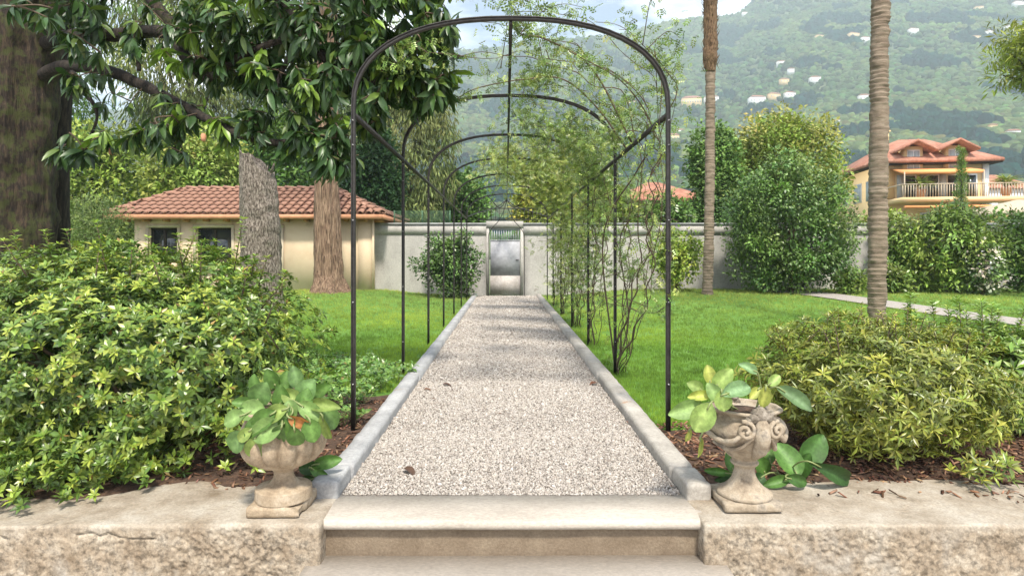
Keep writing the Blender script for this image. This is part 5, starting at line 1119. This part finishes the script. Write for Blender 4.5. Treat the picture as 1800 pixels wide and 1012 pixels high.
for y0 in (1.2, 3.6, 6.4):     # side wall windows
    wn = mk('window', vb(-.06, -.002, y0, y0+1.0, 5.3, 6.8), M['white'], vl); mk('pane', vb(-.09, -.062, y0+.1, y0+.9, 5.4, 6.7), M['shutter'], wn)
    mk('shutter', vb(-.07, -.003, y0+1.05, y0+1.5, 5.3, 6.8), M['shutter'], wn)
def villa_pt(x, y, z): v = rotz(np.array([[x, y, z]]), VA)[0]; return np.array([v[0]+VO[0], v[1]+VO[1], z])
for k_, (x, lab) in enumerate(((1.9, 'spiky potted palm on the villa balcony under the awning'), (VW+.2, 'spiky potted palm at the outer end of the villa balcony'))):
    p = villa_pt(x, -1.4, 5.2); cy = thing('potted_palm', lab, 'plant', tuple(p)); mk('pot', lathe([(.22, 0), (.32, .55), (.34, .6), (.26, .58)], 16, p), M['fascia'], cy, True)
    n_ = 60; a = rng.random(n_)*6.28; el = R(15)+R(60)*rng.random(n_); D = np.stack([np.cos(a)*np.cos(el), np.sin(a)*np.cos(el), np.sin(el)], 1); T_ = T_lance(.07, .02, .45)
    mk('fronds', put(T_, np.repeat((p+np.array([0, 0, .75]))[None], n_, 0), frames(D, np.repeat([[0, 0, 1.]], n_, 0)), .9+.4*rng.random(n_)), M['leaf_far'], cy, col=rep(pick([(.20,.26,.07), (.26,.32,.09)], n_), T_)); mk('stem', tube(np.array([p+np.array([0, 0, .5]), p+np.array([0, 0, .8])]), .09, 8), M['fibre'], cy)
# cypress before the villa
cp = thing('cypress_tree', 'slim dark cypress spire standing before the villa', 'tree', (at(1690, 0, 36).x, 36, 0))
pz0, pz1 = at(0, 400, 36).z, at(0, 262, 36).z; cl = [(np.array([at(1690, 0, 36).x+.05*random.gauss(0, 1), 36+.1*random.gauss(0, 1), z]), .30*(1-.75*((z-pz0)/(pz1-pz0))**2)+.04) for z in np.linspace(pz0-2, pz1, 60)]
o = crown_mesh(cl, 90, .16, [(.16,.25,.06), (.20,.30,.07), (.13,.21,.05)], NEEDLE, -.9); mk('crown', o[:2], M['leaf_far'], cp, col=o[2]); mk('trunk', tube(np.array([(at(1690, 0, 36).x, 36, -.1), (at(1690, 0, 36).x, 36, pz1-.8)]), [.14, .03], 8), M['bark_dark'], cp)
# low outbuilding and the white house
def small_house(name, label, c, w, dp, zw, zr, wall, roofm, rot=0, wins=(), cat='house', group=None, e=.4, hip=.5):
    root = thing(name, label, cat, tuple(c), group); c = np.array(c, float)
    def tr_(VF): V, Fq = VF; V = rotz(np.array(V, float), rot); return V+c, Fq
    mk('wall', tr_(box((-w/2, -dp/2, -1), (w/2, dp/2, zw))), M[wall], root)
    h_ = min(w, dp)/2*hip*2*.9; l = max(.05, w/2-h_); V = [(-w/2-e, -dp/2-e, zw), (w/2+e, -dp/2-e, zw), (w/2+e, dp/2+e, zw), (-w/2-e, dp/2+e, zw), (-l, 0, zr), (l, 0, zr)]; V += [(a, b_, z-.15) for a, b_, z in V[:4]]
    mk('roof', tr_((np.array(V), [(0,1,5,4),(1,2,5),(2,3,4,5),(3,0,4),(0,6,7,1),(1,7,8,2),(2,8,9,3),(3,9,6,0),(9,8,7,6)])), M[roofm], root)
    for x0, x1, z0, z1 in wins:
        wn = mk('window', tr_(box((x0, -dp/2-.04, z0), (x1, -dp/2-.004, z1))), M['shutter'], root)
    return root
pc = at(1164, 0, 31); small_house('white_house', 'white house with a low red roof behind the slender palm', (pc.x, 33, 0), 4.2, 4, 4.05, 5.1, 'white', 'rooft', 0, [(.75, 1.5, 2.4, 3.6), (-1.2, -.4, 2.4, 3.6), (-.1, .5, 2.4, 3.6)])
pc = at(1800, 0, 38); small_house('low_outbuilding', 'low building with a flat tan roof beside the villa', (pc.x+1.2, 38, 0), 8, 5, 3.7, 4.6, 'villa', 'dframe', R(4))
pc = at(1772, 0, 75); small_house('terrace_block', 'pale terraced building right behind the yellow villa', (pc.x, 78, 0), 7, 6, 9.3, 11.2, 'white', 'rooft', 0, [(x, x+1, z, z+1.3) for x in (-3, -1.2, .6, 2.2) for z in (4.4, 7)])
# houses scattered over the hillside
HH = [(1215,190,30),(1250,185,22),(1330,186,24),(1360,178,18),(1388,175,16),(1518,180,16),(1440,72,12),(1372,118,12),(1390,130,10),(1378,150,14),(1432,148,16),(1605,62,14),(1720,22,12),(1775,58,16),(1740,66,14),(1715,74,12),(1790,15,16),(1780,245,18),(1182,252,20),(1195,240,14),(1310,30,10),(1500,70,16),(1520,76,12),(1470,225,10),(1745,235,8),(1700,240,9),(1540,178,12),(1110,190,16),(1080,215,14)]
rr_ = np.linspace(190, 1490, 900)
for i, (px, py, wp) in enumerate(HH):
    tx = (px-CX)/F_PX; tz = (HY-py)/F_PX; zz = hill_z(tx*rr_, rr_); el = (zz-CAMZ)/rr_; j = int(np.argmax(el > tz)) if (el > tz).any() else len(rr_)-1
    d = rr_[j]; wd_ = max(6, wp*1.1*d/F_PX); wd_ = min(wd_, 34); h_ = wd_*.34 if wd_ > 9 else wd_*.6; zb = float(hill_z(np.array([tx*d]), np.array([d]))[0])
    d -= 3; nW = max(2, int(wd_/3.2)); wl_ = [(-wd_/2+(q+.3)*wd_/nW, -wd_/2+(q+.7)*wd_/nW, h_*.35+4, h_*.75+4) for q in range(nW)]
    small_house('hill_house', ('small white' if wd_ < 11 else 'long white') + ' house with a reddish roof on the wooded hillside' if i % 3 else ('small yellow' if wd_ < 11 else 'long yellow') + ' house with a reddish roof on the wooded hillside', (tx*d, d, zb-2), wd_, wd_*.55, h_+5, h_+5+wd_*.16, 'white' if i % 3 else 'villa', 'rooft', R(random.uniform(-15, 15)), wl_, 'house', 'houses scattered over the hillside', .5)

# ============================================================ HAZE
hz = mk('haze', box((-2300, -60, -3), (2300, 2010, 860)), None); tag(hz, 'pale bluish summer haze in the air before the hills', 'haze', kind='stuff')
m = bpy.data.materials.new('haze'); m.use_nodes = True; t = m.node_tree; t.nodes.clear(); oo = NN(t, 'ShaderNodeOutputMaterial'); pv = NN(t, 'ShaderNodeVolumePrincipled')
pv.inputs['Color'].default_value = (.80, .91, 1, 1); pv.inputs['Density'].default_value = .00042; pv.inputs['Anisotropy'].default_value = .0
t.links.new(pv.outputs[0], oo.inputs['Volume']); hz.data.materials.append(m)
